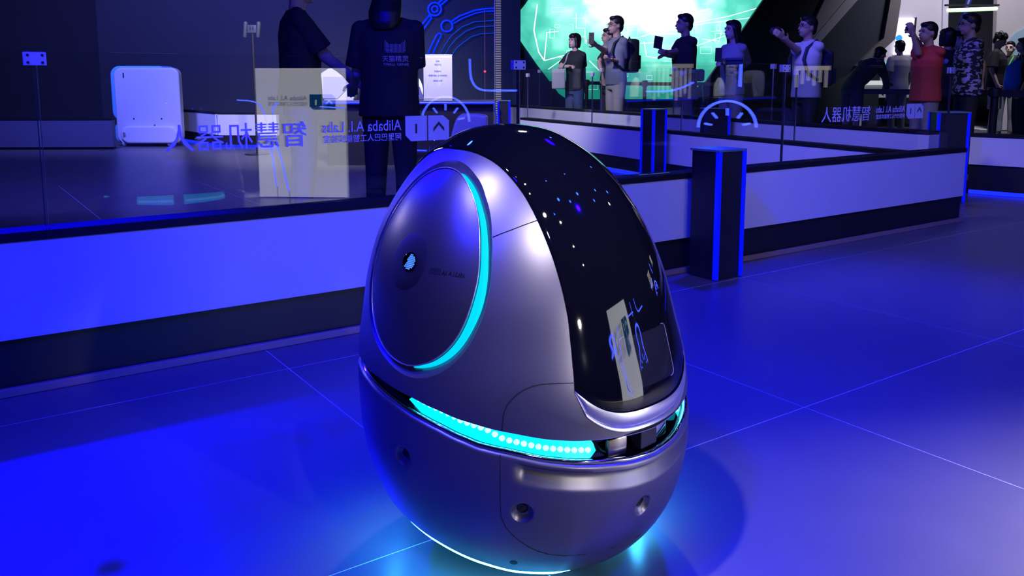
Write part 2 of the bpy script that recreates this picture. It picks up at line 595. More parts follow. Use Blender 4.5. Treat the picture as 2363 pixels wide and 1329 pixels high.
# ------------------------------------------------------------------ the egg robot
ZK = [.0, .04, .1, .18, .27, .36, .45, .55, .65, .75, .84, .91, .96, .99, 1.0]
RK = [.259, .3011, .3434, .3756, .3942, .3963, .3932, .3754, .3552, .3214, .2716, .2145, .1488, .0836, 0]
R2 = [r * r for r in RK]
TOPH = .9619


def grad(y, x):
    n = len(x); g = []
    for i in range(n):
        if i == 0: g.append((y[1] - y[0]) / (x[1] - x[0]))
        elif i == n - 1: g.append((y[-1] - y[-2]) / (x[-1] - x[-2]))
        else:
            h0, h1 = x[i] - x[i - 1], x[i + 1] - x[i]
            g.append((h0 * h0 * y[i + 1] + (h1 * h1 - h0 * h0) * y[i] - h1 * h1 * y[i - 1]) / (h0 * h1 * (h0 + h1)))
    return g


M2 = grad(R2, ZK)


def eggR(t):
    t = min(max(t, 0), 1)
    i = 0
    while i < len(ZK) - 2 and t >= ZK[i + 1]: i += 1
    h = ZK[i + 1] - ZK[i]
    s = (t - ZK[i]) / h
    v = (2 * s ** 3 - 3 * s * s + 1) * R2[i] + (s ** 3 - 2 * s * s + s) * h * M2[i] + (-2 * s ** 3 + 3 * s * s) * R2[i + 1] + (s ** 3 - s * s) * h * M2[i + 1]
    return math.sqrt(max(v, 0))


def eggG(x, y, z):
    t = (z - .03) / TOPH
    if t > 1: return 1.0 + t
    c = -.0903 * (t - .4) + .0065 * (t - .4) ** 2
    if t < 0:
        return math.hypot(x - c, y) - eggR(0) + (-t) * 1.5
    return math.hypot(x - c, y) - eggR(t)


def solve(f, a, b):
    for _ in range(26):
        m = (a + b) / 2
        if f(m) < 0: a = m
        else: b = m
    return (a + b) / 2


def nrm(p):
    e = 1e-3
    g = Vector((eggG(p.x + e, p.y, p.z) - eggG(p.x - e, p.y, p.z), eggG(p.x, p.y + e, p.z) - eggG(p.x, p.y - e, p.z), eggG(p.x, p.y, p.z + e) - eggG(p.x, p.y, p.z - e)))
    return g.normalized()


def s_thz(th, z):
    """surface point at azimuth th (rad, 0 = face) and height z"""
    ct, sn = math.cos(th), math.sin(th)
    r = solve(lambda r: eggG(r * ct, r * sn, z), 0, .7)
    return Vector((r * ct, r * sn, z))


def s_xz(x, z, side=-1):
    y = solve(lambda y: eggG(x, y, z), 0, .7)
    return Vector((x, side * y, z))


def s_dir(o, d):
    r = solve(lambda r: eggG(o[0] + d[0] * r, o[1] + d[1] * r, o[2] + d[2] * r), 0, 1.1)
    return Vector((o[0] + d[0] * r, o[1] + d[1] * r, o[2] + d[2] * r))


def interp(x, tab):
    if x <= tab[0][0]: return tab[0][1]
    for (a, b), (c, d_) in zip(tab[:-1], tab[1:]):
        if x <= c:
            s = (x - a) / (c - a)
            s = s * s * (3 - 2 * s) * .25 + s * .75
            return b + (d_ - b) * s
    return tab[-1][1]


def absdeg(th):
    a = math.degrees(th)
    a = (a + 180) % 360 - 180
    return abs(a)


UPT = [(0, .370), (10, .373), (20, .378), (28, .383), (35, .389), (50, .407), (63, .423), (72, .437), (82, .450), (98, .463), (117, .470), (130, .474), (180, .482)]
LOT = [(0, .314), (10, .318), (20, .327), (28, .334), (35, .342), (50, .363), (57, .370), (63, .381), (72, .398), (78, .407), (90, .425), (100, .437), (117, .452), (130, .442), (145, .425), (180, .420)]
BOT = [(0, .040), (29, .044), (48, .054), (60, .073), (81, .106), (98, .128), (130, .15), (180, .16)]
z_up = lambda th: interp(absdeg(th), UPT)
z_lo = lambda th: interp(absdeg(th), LOT)
z_bt = lambda th: interp(absdeg(th), BOT)
# visor: half width and lower edge as functions of the sagittal angle alpha about (0, .45)
YV = [(-20, .19), (5.4, .186), (11.6, .181), (20, .175), (30, .169), (40, .166), (53, .163), (68, .157), (80, .157), (96, .165), (105, .155), (125, .14), (150, .11)]


def yv(al): return interp(math.degrees(al), YV)


def al_min(f): return math.radians(-4.3 + 9.9 * abs(f) ** 4.2)


def al_max(f): return math.radians(150 - 22 * abs(f) ** 3)


def in_visor(p):
    al = math.atan2(p.z - .45, p.x)
    if al < -1.6: return False
    w = yv(al)
    f = abs(p.y) / w
    if f > 1: return False
    return al_min(f) < al < al_max(f)


RF = Vector((math.sin(math.radians(44)), -math.cos(math.radians(44)), 0))
RL = Vector((math.cos(math.radians(44)), math.sin(math.radians(44)), 0))
RO = Vector((.0249, 1.98, 0))
robot = thing('egg_robot', RO, 'large grey egg-shaped robot with glossy black face and cyan light ring standing in front', 'robot')


def rw(p): return RO + RF * p.x + RL * p.y + UP * p.z


def rwn(n): return RF * n.x + RL * n.y + UP * n.z


SHELL = mat('robot_shell_paint', (.26, .245, .285), .37, metal=.82, noise=.03, nscale=400)
VISOR = mat('robot_black_gloss', (.004, .004, .006), .03, spec=.55, coat=.3)
CHROME = mat('robot_chrome', (.82, .82, .86), .08, metal=1.0)
DARKCH = mat('robot_dark_chrome', (.10, .10, .13), .08, metal=1.0)
SILV = mat('robot_satin_silver', (.88, .87, .90), .28, metal=.85)
CYAN = mat('robot_cyan_light', (.0, .3, .4), .4, emit=(.0, .80, 1.0), estr=1.25)
CYANW = mat('robot_cyan_led', (.5, .9, .9), .4, emit=(.42, .96, 1.0), estr=1.5)
CYANB = mat('robot_base_light', (.5, .9, .9), .4, emit=(.05, .50, 1.0), estr=32.0)
CYANE = mat('robot_ear_light', (.0, .3, .4), .4, emit=(.0, .66, .95), estr=1.05)
SEAM = mat('robot_seam', (.004, .004, .008), .7)
MARK = mat('robot_print_dark', (.012, .012, .02), .5)
HUBM = mat('robot_hub_paint', (.016, .014, .022), .6, metal=.3)
DISCM = mat('robot_disc_paint', (.14, .13, .155), .36, metal=.82, noise=.03, nscale=400)

# ear outlines in the side view (x, z)
OUTER = [(-.02, .924), (.02, .915), (.054, .898), (.084, .878), (.106, .854), (.135, .818), (.155, .78), (.172, .736), (.183, .700), (.187, .66), (.187, .625), (.182, .598), (.173, .568), (.160, .542), (.131, .511), (.095, .493), (.049, .488), (-.01, .503), (-.071, .530), (-.118, .565), (-.150, .615), (-.168, .68), (-.167, .75), (-.148, .82), (-.112, .88), (-.065, .915)]
LIGHTO = [(.0, .908), (.03, .900), (.057, .885), (.085, .863), (.108, .838), (.132, .807), (.149, .776), (.166, .735), (.176, .70), (.181, .668), (.182, .643), (.178, .618), (.170, .590), (.158, .562), (.142, .541), (.119, .524), (.085, .511), (.052, .507)]
DISC = [(-.02, .908), (.01, .903), (.035, .891), (.059, .874), (.085, .851), (.107, .825), (.125, .797), (.139, .768), (.149, .742), (.156, .718), (.161, .69), (.162, .668), (.161, .64), (.156, .608), (.147, .58), (.132, .555), (.115, .538), (.095, .524), (.052, .510), (0, .515), (-.06, .541), (-.103, .575), (-.133, .63), (-.147, .69), (-.146, .76), (-.125, .83), (-.093, .88), (-.055, .903)]


def resample(poly, c, n):
    """closed outline around c -> n points at equal angles, smoothed"""
    an = sorted((math.atan2(z - c[1], x - c[0]), math.hypot(x - c[0], z - c[1])) for x, z in poly)
    an = [(an[-1][0] - 2 * PI, an[-1][1])] + an + [(an[0][0] + 2 * PI, an[0][1])]
    rs = []
    for i in range(n):
        a = -PI + 2 * PI * (i + .5) / n
        for (a0, r0), (a1, r1) in zip(an[:-1], an[1:]):
            if a0 <= a <= a1:
                rs.append(r0 + (r1 - r0) * (a - a0) / max(a1 - a0, 1e-9)); break
    for _ in range(max(1, n // 18)):
        rs = [(rs[i - 1] + 2 * rs[i] + rs[(i + 1) % n]) / 4 for i in range(n)]
    return [(c[0] + rs[i] * math.cos(-PI + 2 * PI * (i + .5) / n), c[1] + rs[i] * math.sin(-PI + 2 * PI * (i + .5) / n)) for i in range(n)]


EC = (.012, .705)
NE = 288
outer = resample(OUTER, EC, NE)
discp = resample(DISC, EC, NE)
# light outline: right of disc follows LIGHTO, elsewhere hugs the disc
lo_full = LIGHTO + [p for p in DISC if p[0] < -.01 or (p[0] < .04 and p[1] < .52)]
lightp = resample(lo_full, EC, NE)


def lerp2(a, b, t): return (a[0] + (b[0] - a[0]) * t, a[1] + (b[1] - a[1]) * t)


def side_shell(side):
    # polar coordinates around the ear: equal-angle rays from the ear outline outward to the visor / band / mid plane
    o = (0, 0, .70)
    rows = 26
    vs, fs = [], []
    for i in range(NE):
        p0 = s_xz(outer[i][0], outer[i][1], -1)
        w = (p0 - Vector(o)).normalized()
        rho0 = math.acos(-w.y)
        psi = math.atan2(w.z, w.x)

        def pt(rho):
            d = (math.sin(rho) * math.cos(psi), -math.cos(rho), math.sin(rho) * math.sin(psi))
            return s_dir(o, d)

        def ok(rho):
            if rho > PI / 2: return False
            p = pt(rho)
            if p.z < z_up(math.atan2(p.y, p.x)): return False
            return True
        a, b = rho0, PI / 2 + .001
        if ok(PI / 2 - 1e-4):
            a = PI / 2
        else:
            # march to first failure
            st_ = rho0
            while st_ < PI / 2 and ok(st_): st_ += .02
            a, b = st_ - .02, min(st_, PI / 2)
            for _ in range(18):
                m = (a + b) / 2
                if ok(m): a = m
                else: b = m
        for j in range(rows + 1):
            t = j / rows
            p = pt(rho0 + (max(a, rho0 + .004) - rho0) * t) if j else p0
            vs.append(p)
    n = rows + 1
    for i in range(NE):
        k = (i + 1) % NE
        for j in range(rows):
            fs.append((i * n + j, k * n + j, k * n + j + 1, i * n + j + 1))
    # recess lip: inward ring at the ear outline + folded edge at the outer boundary
    base = len(vs)
    for i in range(NE):
        p = vs[i * n]; nn = nrm(p)
        q = s_xz(*lerp2(outer[i], lightp[i], .35), -1)
        vs.append(q - nn * .006)
    for i in range(NE):
        q = s_xz(*lightp[i], -1)
        vs.append(q - nrm(q) * .013)
    for i in range(NE):
        q = s_xz(*lerp2(lightp[i], discp[i], 1.15), -1)
        vs.append(q - nrm(q) * .032)
    for i in range(NE):
        k = (i + 1) % NE
        fs.append((i * n, base + i, base + k, k * n))
        fs.append((base + i, base + NE + i, base + NE + k, base + k))
        fs.append((base + NE + i, base + 2 * NE + i, base + 2 * NE + k, base + NE + k))
    b2 = len(vs)
    for i in range(NE):
        p = vs[i * n + rows]
        q = p - nrm(p) * (.010 if abs(p.y) > .002 else .0002)
        vs.append(q)
    for i in range(NE):
        k = (i + 1) % NE
        fs.append((i * n + rows, k * n + rows, b2 + k, b2 + i))
    if side > 0:
        vs = [Vector((v.x, -v.y, v.z)) for v in vs]
        fs = [f[::-1] for f in fs]
    return mk('side_shell', [rw(v) for v in vs], fs, SHELL, robot, True, angle=38)


def flipy(p, side): return Vector((p.x, -p.y, p.z)) if side > 0 else p


def ear(side):
    rows = 14
    vs, fs = [], []
    for i in range(NE):
        for j in range(rows + 1):
            t = j / rows
            q = lerp2(EC, discp[i], t)
            p = s_xz(q[0], q[1], -1)
            # slightly domed, standing just off the shell surface
            vs.append(p + nrm(p) * (.003 - .004 * t ** 6))
    n = rows + 1
    for i in range(NE):
        k = (i + 1) % NE
        for j in range(rows):
            if j == 0:
                fs.append((i * n, i * n + 1, k * n + 1))
            else:
                fs.append((i * n + j, i * n + j + 1, k * n + j + 1, k * n + j))
    b = len(vs)
    for i in range(NE):
        q = s_xz(*lerp2(EC, discp[i], .985), -1)
        vs.append(q - nrm(q) * .028)
    for i in range(NE):
        k = (i + 1) % NE
        fs.append((i * n + rows, b + i, b + k, k * n + rows))
    dome = mk('ear_disc', [rw(flipy(v, side)) for v in vs], fs, DISCM, robot, True, angle=40)
    # cyan light crescent in the gap
    vs, fs = [], []
    idx = [i for i in range(NE) if math.hypot(lightp[i][0] - discp[i][0], lightp[i][1] - discp[i][1]) > .0035 and lightp[i][0] > .0]
    # keep contiguous by angle
    for i in idx:
        a = s_xz(*lerp2(lightp[i], discp[i], .04), -1)
        c = s_xz(*lerp2(lightp[i], discp[i], .5), -1)
        e = s_xz(*lerp2(lightp[i], discp[i], 1.05), -1)
        vs += [a - nrm(a) * .010, c - nrm(c) * .013, e - nrm(e) * .018]
    for m_ in range(len(idx) - 1):
        if idx[m_ + 1] - idx[m_] > 1: continue
        for j in range(2):
            fs.append((m_ * 3 + j, m_ * 3 + j + 1, m_ * 3 + 4 + j, m_ * 3 + 3 + j))
    mk('ear_light', [rw(flipy(v, side)) for v in vs], fs, CYANE, robot, True)
    # thin bright rim of the disc
    pts = []
    for i in range(NE):
        q = s_xz(*discp[i], -1)
        pts.append(rw(flipy(q + nrm(q) * .0002, side)))
    MB().tube(pts, .0014, 6, closed=True).build('disc_rim', SILV, dome, True)
    # hub with grille
    hc = (-.005, .715)
    vs, fs = [], []
    seg = 48
    prof = [(.0, .0034), (.3, .0034), (.62, .0034), (.97, .0035), (1.0, .0030)]
    for k in range(seg):
        a = 2 * PI * k / seg
        for r, h in prof:
            p = s_xz(hc[0] + .052 * r * math.cos(a), hc[1] + .058 * r * math.sin(a), -1)
            vs.append(p + nrm(p) * h)
    m_ = len(prof)
    for k in range(seg):
        k2 = (k + 1) % seg
        for j in range(m_ - 1):
            fs.append((k * m_ + j, k * m_ + j + 1, k2 * m_ + j + 1, k2 * m_ + j))
    mk('hub', [rw(flipy(v, side)) for v in vs], fs, HUBM, robot, True)
    # grille: blue lit cells behind a dark round opening
    gc = (.001, .716)
    p = s_xz(*gc, -1)
    nn = nrm(p)
    ax = Vector((1, 0, 0)); ax = (ax - nn * ax.dot(nn)).normalized()
    ay = nn.cross(ax) * -1
    if ay.z < 0: ay = -ay
    c = p + nn * .0048
    g = MB().lathe(c, [(.0205, -.004), (.0205, .0004), (.0190, .0009), (.0188, -.0006), (.0001, -.0006)], nn, 32)
    gr = mk('grille_frame', [rw(flipy(v, side)) for v in g.v], g.f, DARKCH, robot, True, angle=30)
    cells = MB()
    CELL = mat('grille_cell_glow', (.1, .3, .6), .4, emit=(.09, .33, 1.0), estr=.95)
    s = .0042
    for a in range(-5, 6):
        for b_ in range(-5, 6):
            x = (a + (b_ % 2) * .5) * s * 1.02; y = b_ * s * .90
            if math.hypot(x, y) > .0168 or (x < -.008 + y * .4): continue
            cells.prism([(x + s * .40 * math.cos(PI / 6 + PI / 3 * q), y + s * .40 * math.sin(PI / 6 + PI / 3 * q)) for q in range(6)], c - nn * .0004, ax, ay, .0008)
    tag(mk('grille_cells', [rw(flipy(v, side)) for v in cells.v], cells.f, CELL, gr), kind='stuff')
    # print on the disc
    for s_, x0, z0, wd_, hg in (('Ali A.I.Labs', .089, .700, .047, .0095),):
        v2, f2 = textmesh(s_, .012, .0004, width=wd_)
        hmax = max(v.y for v in v2)
        out = []
        for v in v2:
            q = s_xz(x0 + (v.x if side < 0 else wd_ - v.x), z0 + v.y / hmax * hg, -1)
            out.append(rw(flipy(q + nrm(q) * .0036, side)))
        mk('lettering', out, f2, MARK, dome)
    for x0 in (.060, .073):
        q = [s_xz(x0 + a, z, -1) for a, z in ((0, .700), (.012, .700), (.012, .712), (0, .712))]
        mk('logo_tile', [rw(flipy(v + nrm(v) * .0036, side)) for v in q] + [rw(flipy(v + nrm(v) * .0026, side)) for v in q], [(0, 1, 2, 3), (4, 5, 6, 7), (0, 1, 5, 4), (1, 2, 6, 5), (2, 3, 7, 6), (3, 0, 4, 7)], MARK, dome)


for sd in (-1, 1):
    side_shell(sd)
    ear(sd)

# visor
vs, fs = [], []
NF, NA = 60, 120
for a in range(NF + 1):
    f = -1 + 2 * a / NF
    f = math.copysign(1 - (1 - abs(f)) ** 1.25, f)
    for b in range(NA + 1):
        al = al_min(f) + (al_max(f) - al_min(f)) * b / NA
        y = f * yv(al)
        d = (math.cos(al), math.sin(al))
        r = solve(lambda r: eggG(d[0] * r, y, .45 + d[1] * r), 0, .8)
        p = Vector((d[0] * r, y, .45 + d[1] * r))
        edge = min(1.0, (1 - abs(f)) / .03, b / 2.5, (NA - b) / 2.5)
        vs.append(p + nrm(p) * (.0010 + .0032 * math.sqrt(max(edge, 0))))
n = NA + 1
for a in range(NF):
    for b in range(NA):
        fs.append((a * n + b, a * n + b + 1, (a + 1) * n + b + 1, (a + 1) * n + b))
visor = mk('visor', [rw(v) for v in vs], fs, VISOR, robot, True)
# silver trim under the visor
pts, pts2 = [], []
vs, fs = [], []
NT = 120
prof = [(.0, .004), (.010, .0055), (.022, .003), (.030, -.001), (.034, .0022), (.039, .0025), (.041, -.002)]
for i in range(NT + 1):
    f = -1 + 2 * i / NT
    f = math.copysign(1 - (1 - abs(f)) ** 1.7, f)
    al = al_min(f)
    yy = f * yv(al)
    fade = min(1, (1 - abs(f)) / .10 + .10)
    for j, (dz, h) in enumerate(prof):
        al2 = al - dz * fade / .40
        y2 = yy * (1 + dz * .15)
        d = (math.cos(al2), math.sin(al2))
        r = solve(lambda r: eggG(d[0] * r, y2, .45 + d[1] * r), 0, .8)
        p = Vector((d[0] * r, y2, .45 + d[1] * r))
        vs.append(p + nrm(p) * (h * (.3 + .7 * fade) + .0006))
m_ = len(prof)
for i in range(NT):
    for j in range(m_ - 1):
        fs.append((i * m_ + j, i * m_ + j + 1, (i + 1) * m_ + j + 1, (i + 1) * m_ + j))
mk('visor_trim', [rw(v) for v in vs], fs, SILV, robot, True, angle=50)
# clear square sticker panel on the visor (rounded outline)
PANM = glassmat('sticker_film', (1, 1, 1), 1.55, .25)
pan = rrect(.165, .108, .012, 5, .008, .516)
out, fsx = [], []
ng = 14
poly2 = []
for i in range(ng + 1):
    for j in range(ng + 1):
        poly2.append((.008 + (-.5 + i / ng) * .160, .516 + (-.5 + j / ng) * .106))


def s_yz(y, z):
    x = solve(lambda x: eggG(x, y, z), 0, .7)
    return Vector((x, y, z))


for y, z in poly2:
    p = s_yz(y, z)
    out.append(rw(p + nrm(p) * .0046))
for i in range(ng):
    for j in range(ng):
        fsx.append((i * (ng + 1) + j, i * (ng + 1) + j + 1, (i + 1) * (ng + 1) + j + 1, (i + 1) * (ng + 1) + j))
FILM = mat('sticker_film_grey', (.25, .25, .26), .12)
m = FILM
nt = m.node_tree
pb = nt.nodes['Principled BSDF']
pb.inputs['Alpha'].default_value = .06
mk('film_panel', out, fsx, FILM, visor, True)
pts = []
for (y, z) in rrect(.163, .109, .012, 6, .008, .516):
    p = s_yz(y, z)
    pts.append(rw(p + nrm(p) * .0046))
MB().tube(pts, .0007, 5, closed=True).build('film_edge', mat('film_edge_clear', (.35, .35, .38), .25), visor, True)

# front chin between the two side shells is part of them; lower shell
NTH = 288
vs, fs = [], []
NR = 72
for i in range(NTH):
    th = 2 * PI * i / NTH
    zl, zb_ = z_lo(th), z_bt(th)
    for j in range(NR + 1):
        t = j / NR
        z = zb_ + (zl - zb_) * t
        p = s_thz(th, z)
        nn = nrm(p)
        off = 0
        dz = zl - z
        # rounded rim at the top and bottom edges
        if dz < .010: off -= .010 * (1 - math.sqrt(max(0, 1 - (1 - dz / .010) ** 2)))
        db = z - zb_
        if db < .008: off -= .008 * (1 - math.sqrt(max(0, 1 - (1 - db / .008) ** 2)))
        # long hand groove below the rim across the front
        ad = absdeg(th)
        if ad < 46.5:
            sgn = min(1, (46.5 - ad) / .9)
            g = (dz - .016) / .042
            if 0 < g < 1: off -= .013 * sgn * math.sin(PI * g ** .45)
        vs.append(p + nn * off)
n = NR + 1
CUPS = [(-84, .311, .0225), (-44.6, .236, .0225), (-4.2, .203, .0225), (44.6, .236, .0225), (84, .311, .0225)]
cupc = [s_thz(math.radians(a), z) for a, z, r in CUPS]
for i in range(NTH):
    k = (i + 1) % NTH
    for j in range(NR):
        cc_ = (vs[i * n + j] + vs[k * n + j + 1]) / 2
        if any((cc_ - c_).length < .0275 for c_ in cupc): continue
        fs.append((i * n + j, i * n + j + 1, k * n + j + 1, k * n + j))
b = len(vs)
for i in range(NTH):      # inward fold at the bottom
    p = vs[i * n]
    q = Vector((p.x, p.y, p.z)) - nrm(p) * .012
    vs.append(Vector((q.x, q.y, p.z + .002)))
for i in range(NTH):
    k = (i + 1) % NTH
    fs.append((i * n, k * n, b + k, b + i))
mk('lower_shell', [rw(v) for v in vs], fs, SHELL, robot, True, angle=60)


def ring_part(name, prof_fn, m, th0, th1, nseg, closed=False, parent=robot, angle=None, smooth=True):
    vs, fs = [], []
    rings = nseg if closed else nseg + 1
    for i in range(rings):
        th = th0 + (th1 - th0) * i / nseg
        pr = prof_fn(th)
        for p in pr: vs.append(rw(p))
    m_ = len(pr)
    for i in range(nseg):
        k = (i + 1) % rings
        for j in range(m_ - 1):
            fs.append((i * m_ + j, i * m_ + j + 1, k * m_ + j + 1, k * m_ + j))
    return mk(name, vs, fs, m, parent, smooth, angle=angle)


def off(th, z, d):
    p = s_thz(th, z)
    n_ = nrm(p)
    n_ = Vector((n_.x, n_.y, 0)).normalized()
    return p + n_ * d


# chrome rim lip at the top of the lower shell
ring_part('rim_trim', lambda th: [off(th, z_lo(th) - .0010, -.0050), off(th, z_lo(th) + .0030, -.0030), off(th, z_lo(th) + .0065, -.0052), off(th, z_lo(th) + .0075, -.0100), off(th, z_lo(th) + .004, -.016), off(th, z_lo(th) - .004, -.024)], CHROME, 0, 2 * PI, 288, True, angle=70)
# thin bright lower edge of the upper shell
ring_part('upper_edge_trim', lambda th: [off(th, z_up(th) + .001, -.001), off(th, z_up(th) - .0012, -.002), off(th, z_up(th) - .001, -.010), off(th, z_up(th) + .003, -.016)], SILV, 0, 2 * PI, 288, True, angle=70)
# inner dark mirror channel


def chan(th):
    zl, zu = z_lo(th), z_up(th)
    return [off(th, zl - .004, -.020), off(th, zl + (zu - zl) * .25, -.036), off(th, zl + (zu - zl) * .55, -.050), off(th, zu - .001, -.055), off(th, zu + .01, -.030), off(th, zu + .006, -.008)]


ring_part('band_channel', chan, DARKCH, 0, 2 * PI, 288, True, angle=80)

# cyan diffuser and LEDs inside the channel on both sides of the centre sensor
for sd in (-1, 1):
    a0, a1 = math.radians(21.5) * sd, math.radians(84) * sd

    def dif(th):
        zl, zu = z_lo(th), z_up(th)
        ad = absdeg(th)
        e = min(1, (ad - 21) / 2.5, (84.5 - ad) / 6)
        e = max(e, .05)
        mid = (zl + zu) / 2
        h = (zu - zl) * .5 * e
        return [off(th, mid - h * .80, -.019), off(th, mid - h * .25, -.023), off(th, mid + h * .4, -.026), off(th, mid + h * .98, -.028)]
    df = ring_part('band_light', dif, CYAN, a0, a1, 90)
    nled = 26
    for q in range(nled):
        ad = 24 + (80 - 24) * q / (nled - 1)
        th = math.radians(ad) * sd
        zl, zu = z_lo(th), z_up(th)
        fr = .42 if ad < 50 else .42 + .28 * min(1, (ad - 50) / 6)
        p = off(th, zl + (zu - zl) * fr, -.022)
        nn = nrm(p)
        r = .0064 if ad < 66 else .0045
        MB().ell(rw(p), (r, r, r * .9), 8, 6).build('led', CYANW, df, True)
# light segments at the back
for a0, a1 in ((138, 176), (184, 214)):
    def dif2(th):
        zl, zu = z_lo(th), z_up(th)
        mid = (zl + zu) / 2; h = (zu - zl) * .5
        return [off(th, mid - h * .85, -.019), off(th, mid, -.024), off(th, mid + h * .9, -.028)]
    df = ring_part('band_light', dif2, CYAN, math.radians(a0), math.radians(a1), 40)
    for q in range(int((a1 - a0) / 2.6)):
        th = math.radians(a0 + 1.5 + q * 2.6)
        p = off(th, z_lo(th) + (z_up(th) - z_lo(th)) * .4, -.022)
        MB().ell(rw(p), (.006, .006, .006), 8, 6).build('led', CYANW, df, True)
# centre sensor: chrome drum with dark lens window
c0 = Vector((.305, 0, .345))
MB().lathe(rw(c0 - UP * .030), [(.052, 0), (.052, .052), (.046, .056), (.03, .056)], UP, 40).build('sensor_drum', DARKCH, robot, True, angle=40)
for a in (-13, 9):
    th = math.radians(a)
    MB().box(rw(off(th, .343, -.030)), .012, .05, .040, rwn(Vector((math.cos(th), math.sin(th), 0))), rwn(Vector((-math.sin(th), math.cos(th), 0))), bev=.004).build('sensor_window', mat('sensor_amber', (.5, .45, .38), .2, metal=1.0) if a < 0 else CHROME, robot, True, angle=40)
MB().box(rw(off(0, .345, -.032)), .03, .055, .042, RF, RL, bev=.003).build('sensor_window', DPLAST, robot)


# sensor cups on the lower shell
def cup(th, z, R_, rl, lens=True):
    p = s_thz(math.radians(th), z)
    nn = nrm(p)
    wp, wn = rw(p), rwn(nn)
    if not lens:
        MB().lathe(wp - wn * .0035, [(R_, .0035), (R_ * .9, .0042), (rl, .0040), (.0005, .0040)], wn, 30).build('drain_hole', MARK, robot, True, angle=25)
        return
    tx = Vector((0, 0, 1)).cross(nn).normalized()
    ty = nn.cross(tx)
    shift = ty * .0035
    vs, fs = [], []
    seg = 48
    prof = [(R_ + .011, .0002, 0), (R_ + .006, .0005, 0), (R_ + .0015, .0004, 0), (R_, -.0006, 0), (R_ * .93, -.003, .1), (R_ * .8, -.0065, .4), (R_ * .65, -.009, .8), (rl * 1.15, -.0105, 1), (rl * 1.08, -.0100, 1), (rl * 1.0, -.014, 1), (.0006, -.014, 1)]
    for k_ in range(seg):
        a = 2 * PI * k_ / seg
        for r_, h, sft in prof:
            q = p + tx * (r_ * math.cos(a)) + ty * (r_ * math.sin(a)) + shift * sft
            hh = solve(lambda t: eggG(q.x + nn.x * t, q.y + nn.y * t, q.z + nn.z * t), -.05, .05)
            vs.append(rw(q + nn * (hh + h)))
    m_ = len(prof)
    for k_ in range(seg):
        k2 = (k_ + 1) % seg
        for j in range(m_ - 1):
            fs.append((k_ * m_ + j, k_ * m_ + j + 1, k2 * m_ + j + 1, k2 * m_ + j))
    cu_ = mk('sensor_cup', vs, fs, SHELL, robot, True, angle=60)
    lo = wp - wn * .0128 + rwn(shift)
    MB().lathe(lo, [(rl, -.002), (rl, .0015), (rl * .86, .0022), (rl * .8, .0008), (rl * .45, .0010), (rl * .4, .0018), (.0005, .0024)], wn, 28).build('sensor_lens', DPLAST, cu_, True, angle=25)


for th, z, R_ in CUPS:
    cup(th, z, R_, .0105)
cup(-47.6, .096, .0085, .002, lens=False)
cup(47.6, .096, .0085, .002, lens=False)


# seams
def seam(pts3, r=.0011, par=None):
    MB().tube([rw(p + nrm(p) * .0002) for p in pts3], r, 6).build('seam_line', SEAM, par or robot, True)


for sd in (1, -1):
    s = [s_dir((0, 0, .5), (Vector((x, sd * -abs(y), z - .5))).normalized()) for x, y, z in ((.158, -.243, .780), (.168, -.228, .786), (.180, -.210, .793), (.193, -.187, .802), (.206, -.161, .811))]
    seam(s)
    s2 = [(-50.5, .409), (-50.3, .425), (-50.1, .442), (-49.3, .458), (-47.9, .471), (-46, .483), (-44, .491), (-41.5, .497), (-38.8, .5), (-34, .5), (-29.0, .498)]
    seam([s_thz(math.radians(a) * sd, z) for a, z in s2], .0009)
    s3 = [(-50.9, .360), (-51, .315), (-51, .27), (-50.9, .227), (-49.8, .203), (-47.9, .183), (-45.5, .166), (-42.6, .150), (-39.5, .137), (-36.1, .127), (-31, .118), (-24, .112), (-12, .108), (0, .107)]
    seam([s_thz(math.radians(a) * sd, z) for a, z in s3], .0009)

# base light strip under the lower shell (both sides), chassis and wheels
for sd in (-1, 1):
    def bl(th):
        zb_ = z_bt(th)
        ad = absdeg(th)
        e = max(.05, min(1, (ad - 24) / 6, (150 - ad) / 8))
        return [off(th, zb_ + .002, -.006), off(th, zb_ - .001, -.0035), off(th, zb_ - .013 * e, -.004), off(th, zb_ - .015 * e, -.018)]
    ring_part('base_light', bl, CYANB, math.radians(24.5) * sd, math.radians(150) * sd, 140)
MB().lathe(rw(Vector((0, 0, .016))), [(.155, 0), (.19, .004), (.215, .02), (.235, .07), (.23, .12)], UP, 64).build('chassis', DPLAST, robot, True, angle=40)
for a in (-1, 1):
    MB().lathe(rw(Vector((-.02, a * .13, .05))), [(.03, -.018), (.05, -.016), (.05, .016), (.03, .018)], RL, 28).build('wheel', DPLAST, robot, True, angle=40)
for a in (.14, -.15):
    MB().lathe(rw(Vector((a, 0, .021))), [(.01, -.012), (.021, -.010), (.021, .010), (.01, .012)], RL, 20).build('caster_wheel', DPLAST, robot, True, angle=40)
# dark inner liner so that no gap looks through
vs, fs = [], []
for i in range(64):
    th = 2 * PI * i / 64
    for j in range(16):
        z = .12 + (.93 - .12) * j / 15
        p = s_thz(th, z)
        vs.append(rw(Vector((p.x * .82, p.y * .82, z * .97))))
for i in range(64):
    k = (i + 1) % 64
    for j in range(15):
        fs.append((i * 16 + j, i * 16 + j + 1, k * 16 + j + 1, k * 16 + j))
mk('inner_liner', vs, fs, SEAM, robot, True)
#--MARK--


# ------------------------------------------------------------------ objects on our side, seen in the glass and the visor
def mirrored(px, py, x=None, z=None):
    """where the line of sight through a picture point lands after bouncing off the long barrier's glass: on the plane x=.. or z=.."""
    v = ray(px, py)
    c = Vector((0, 0, CAMH))
    t = (3.37 - c.dot(N)) / v.dot(N)
    p = c + v * t
    r = v - N * 2 * v.dot(N)
    t = (x - p.x) / r.x if x is not None else (z - p.z) / r.z
    return p + r * t


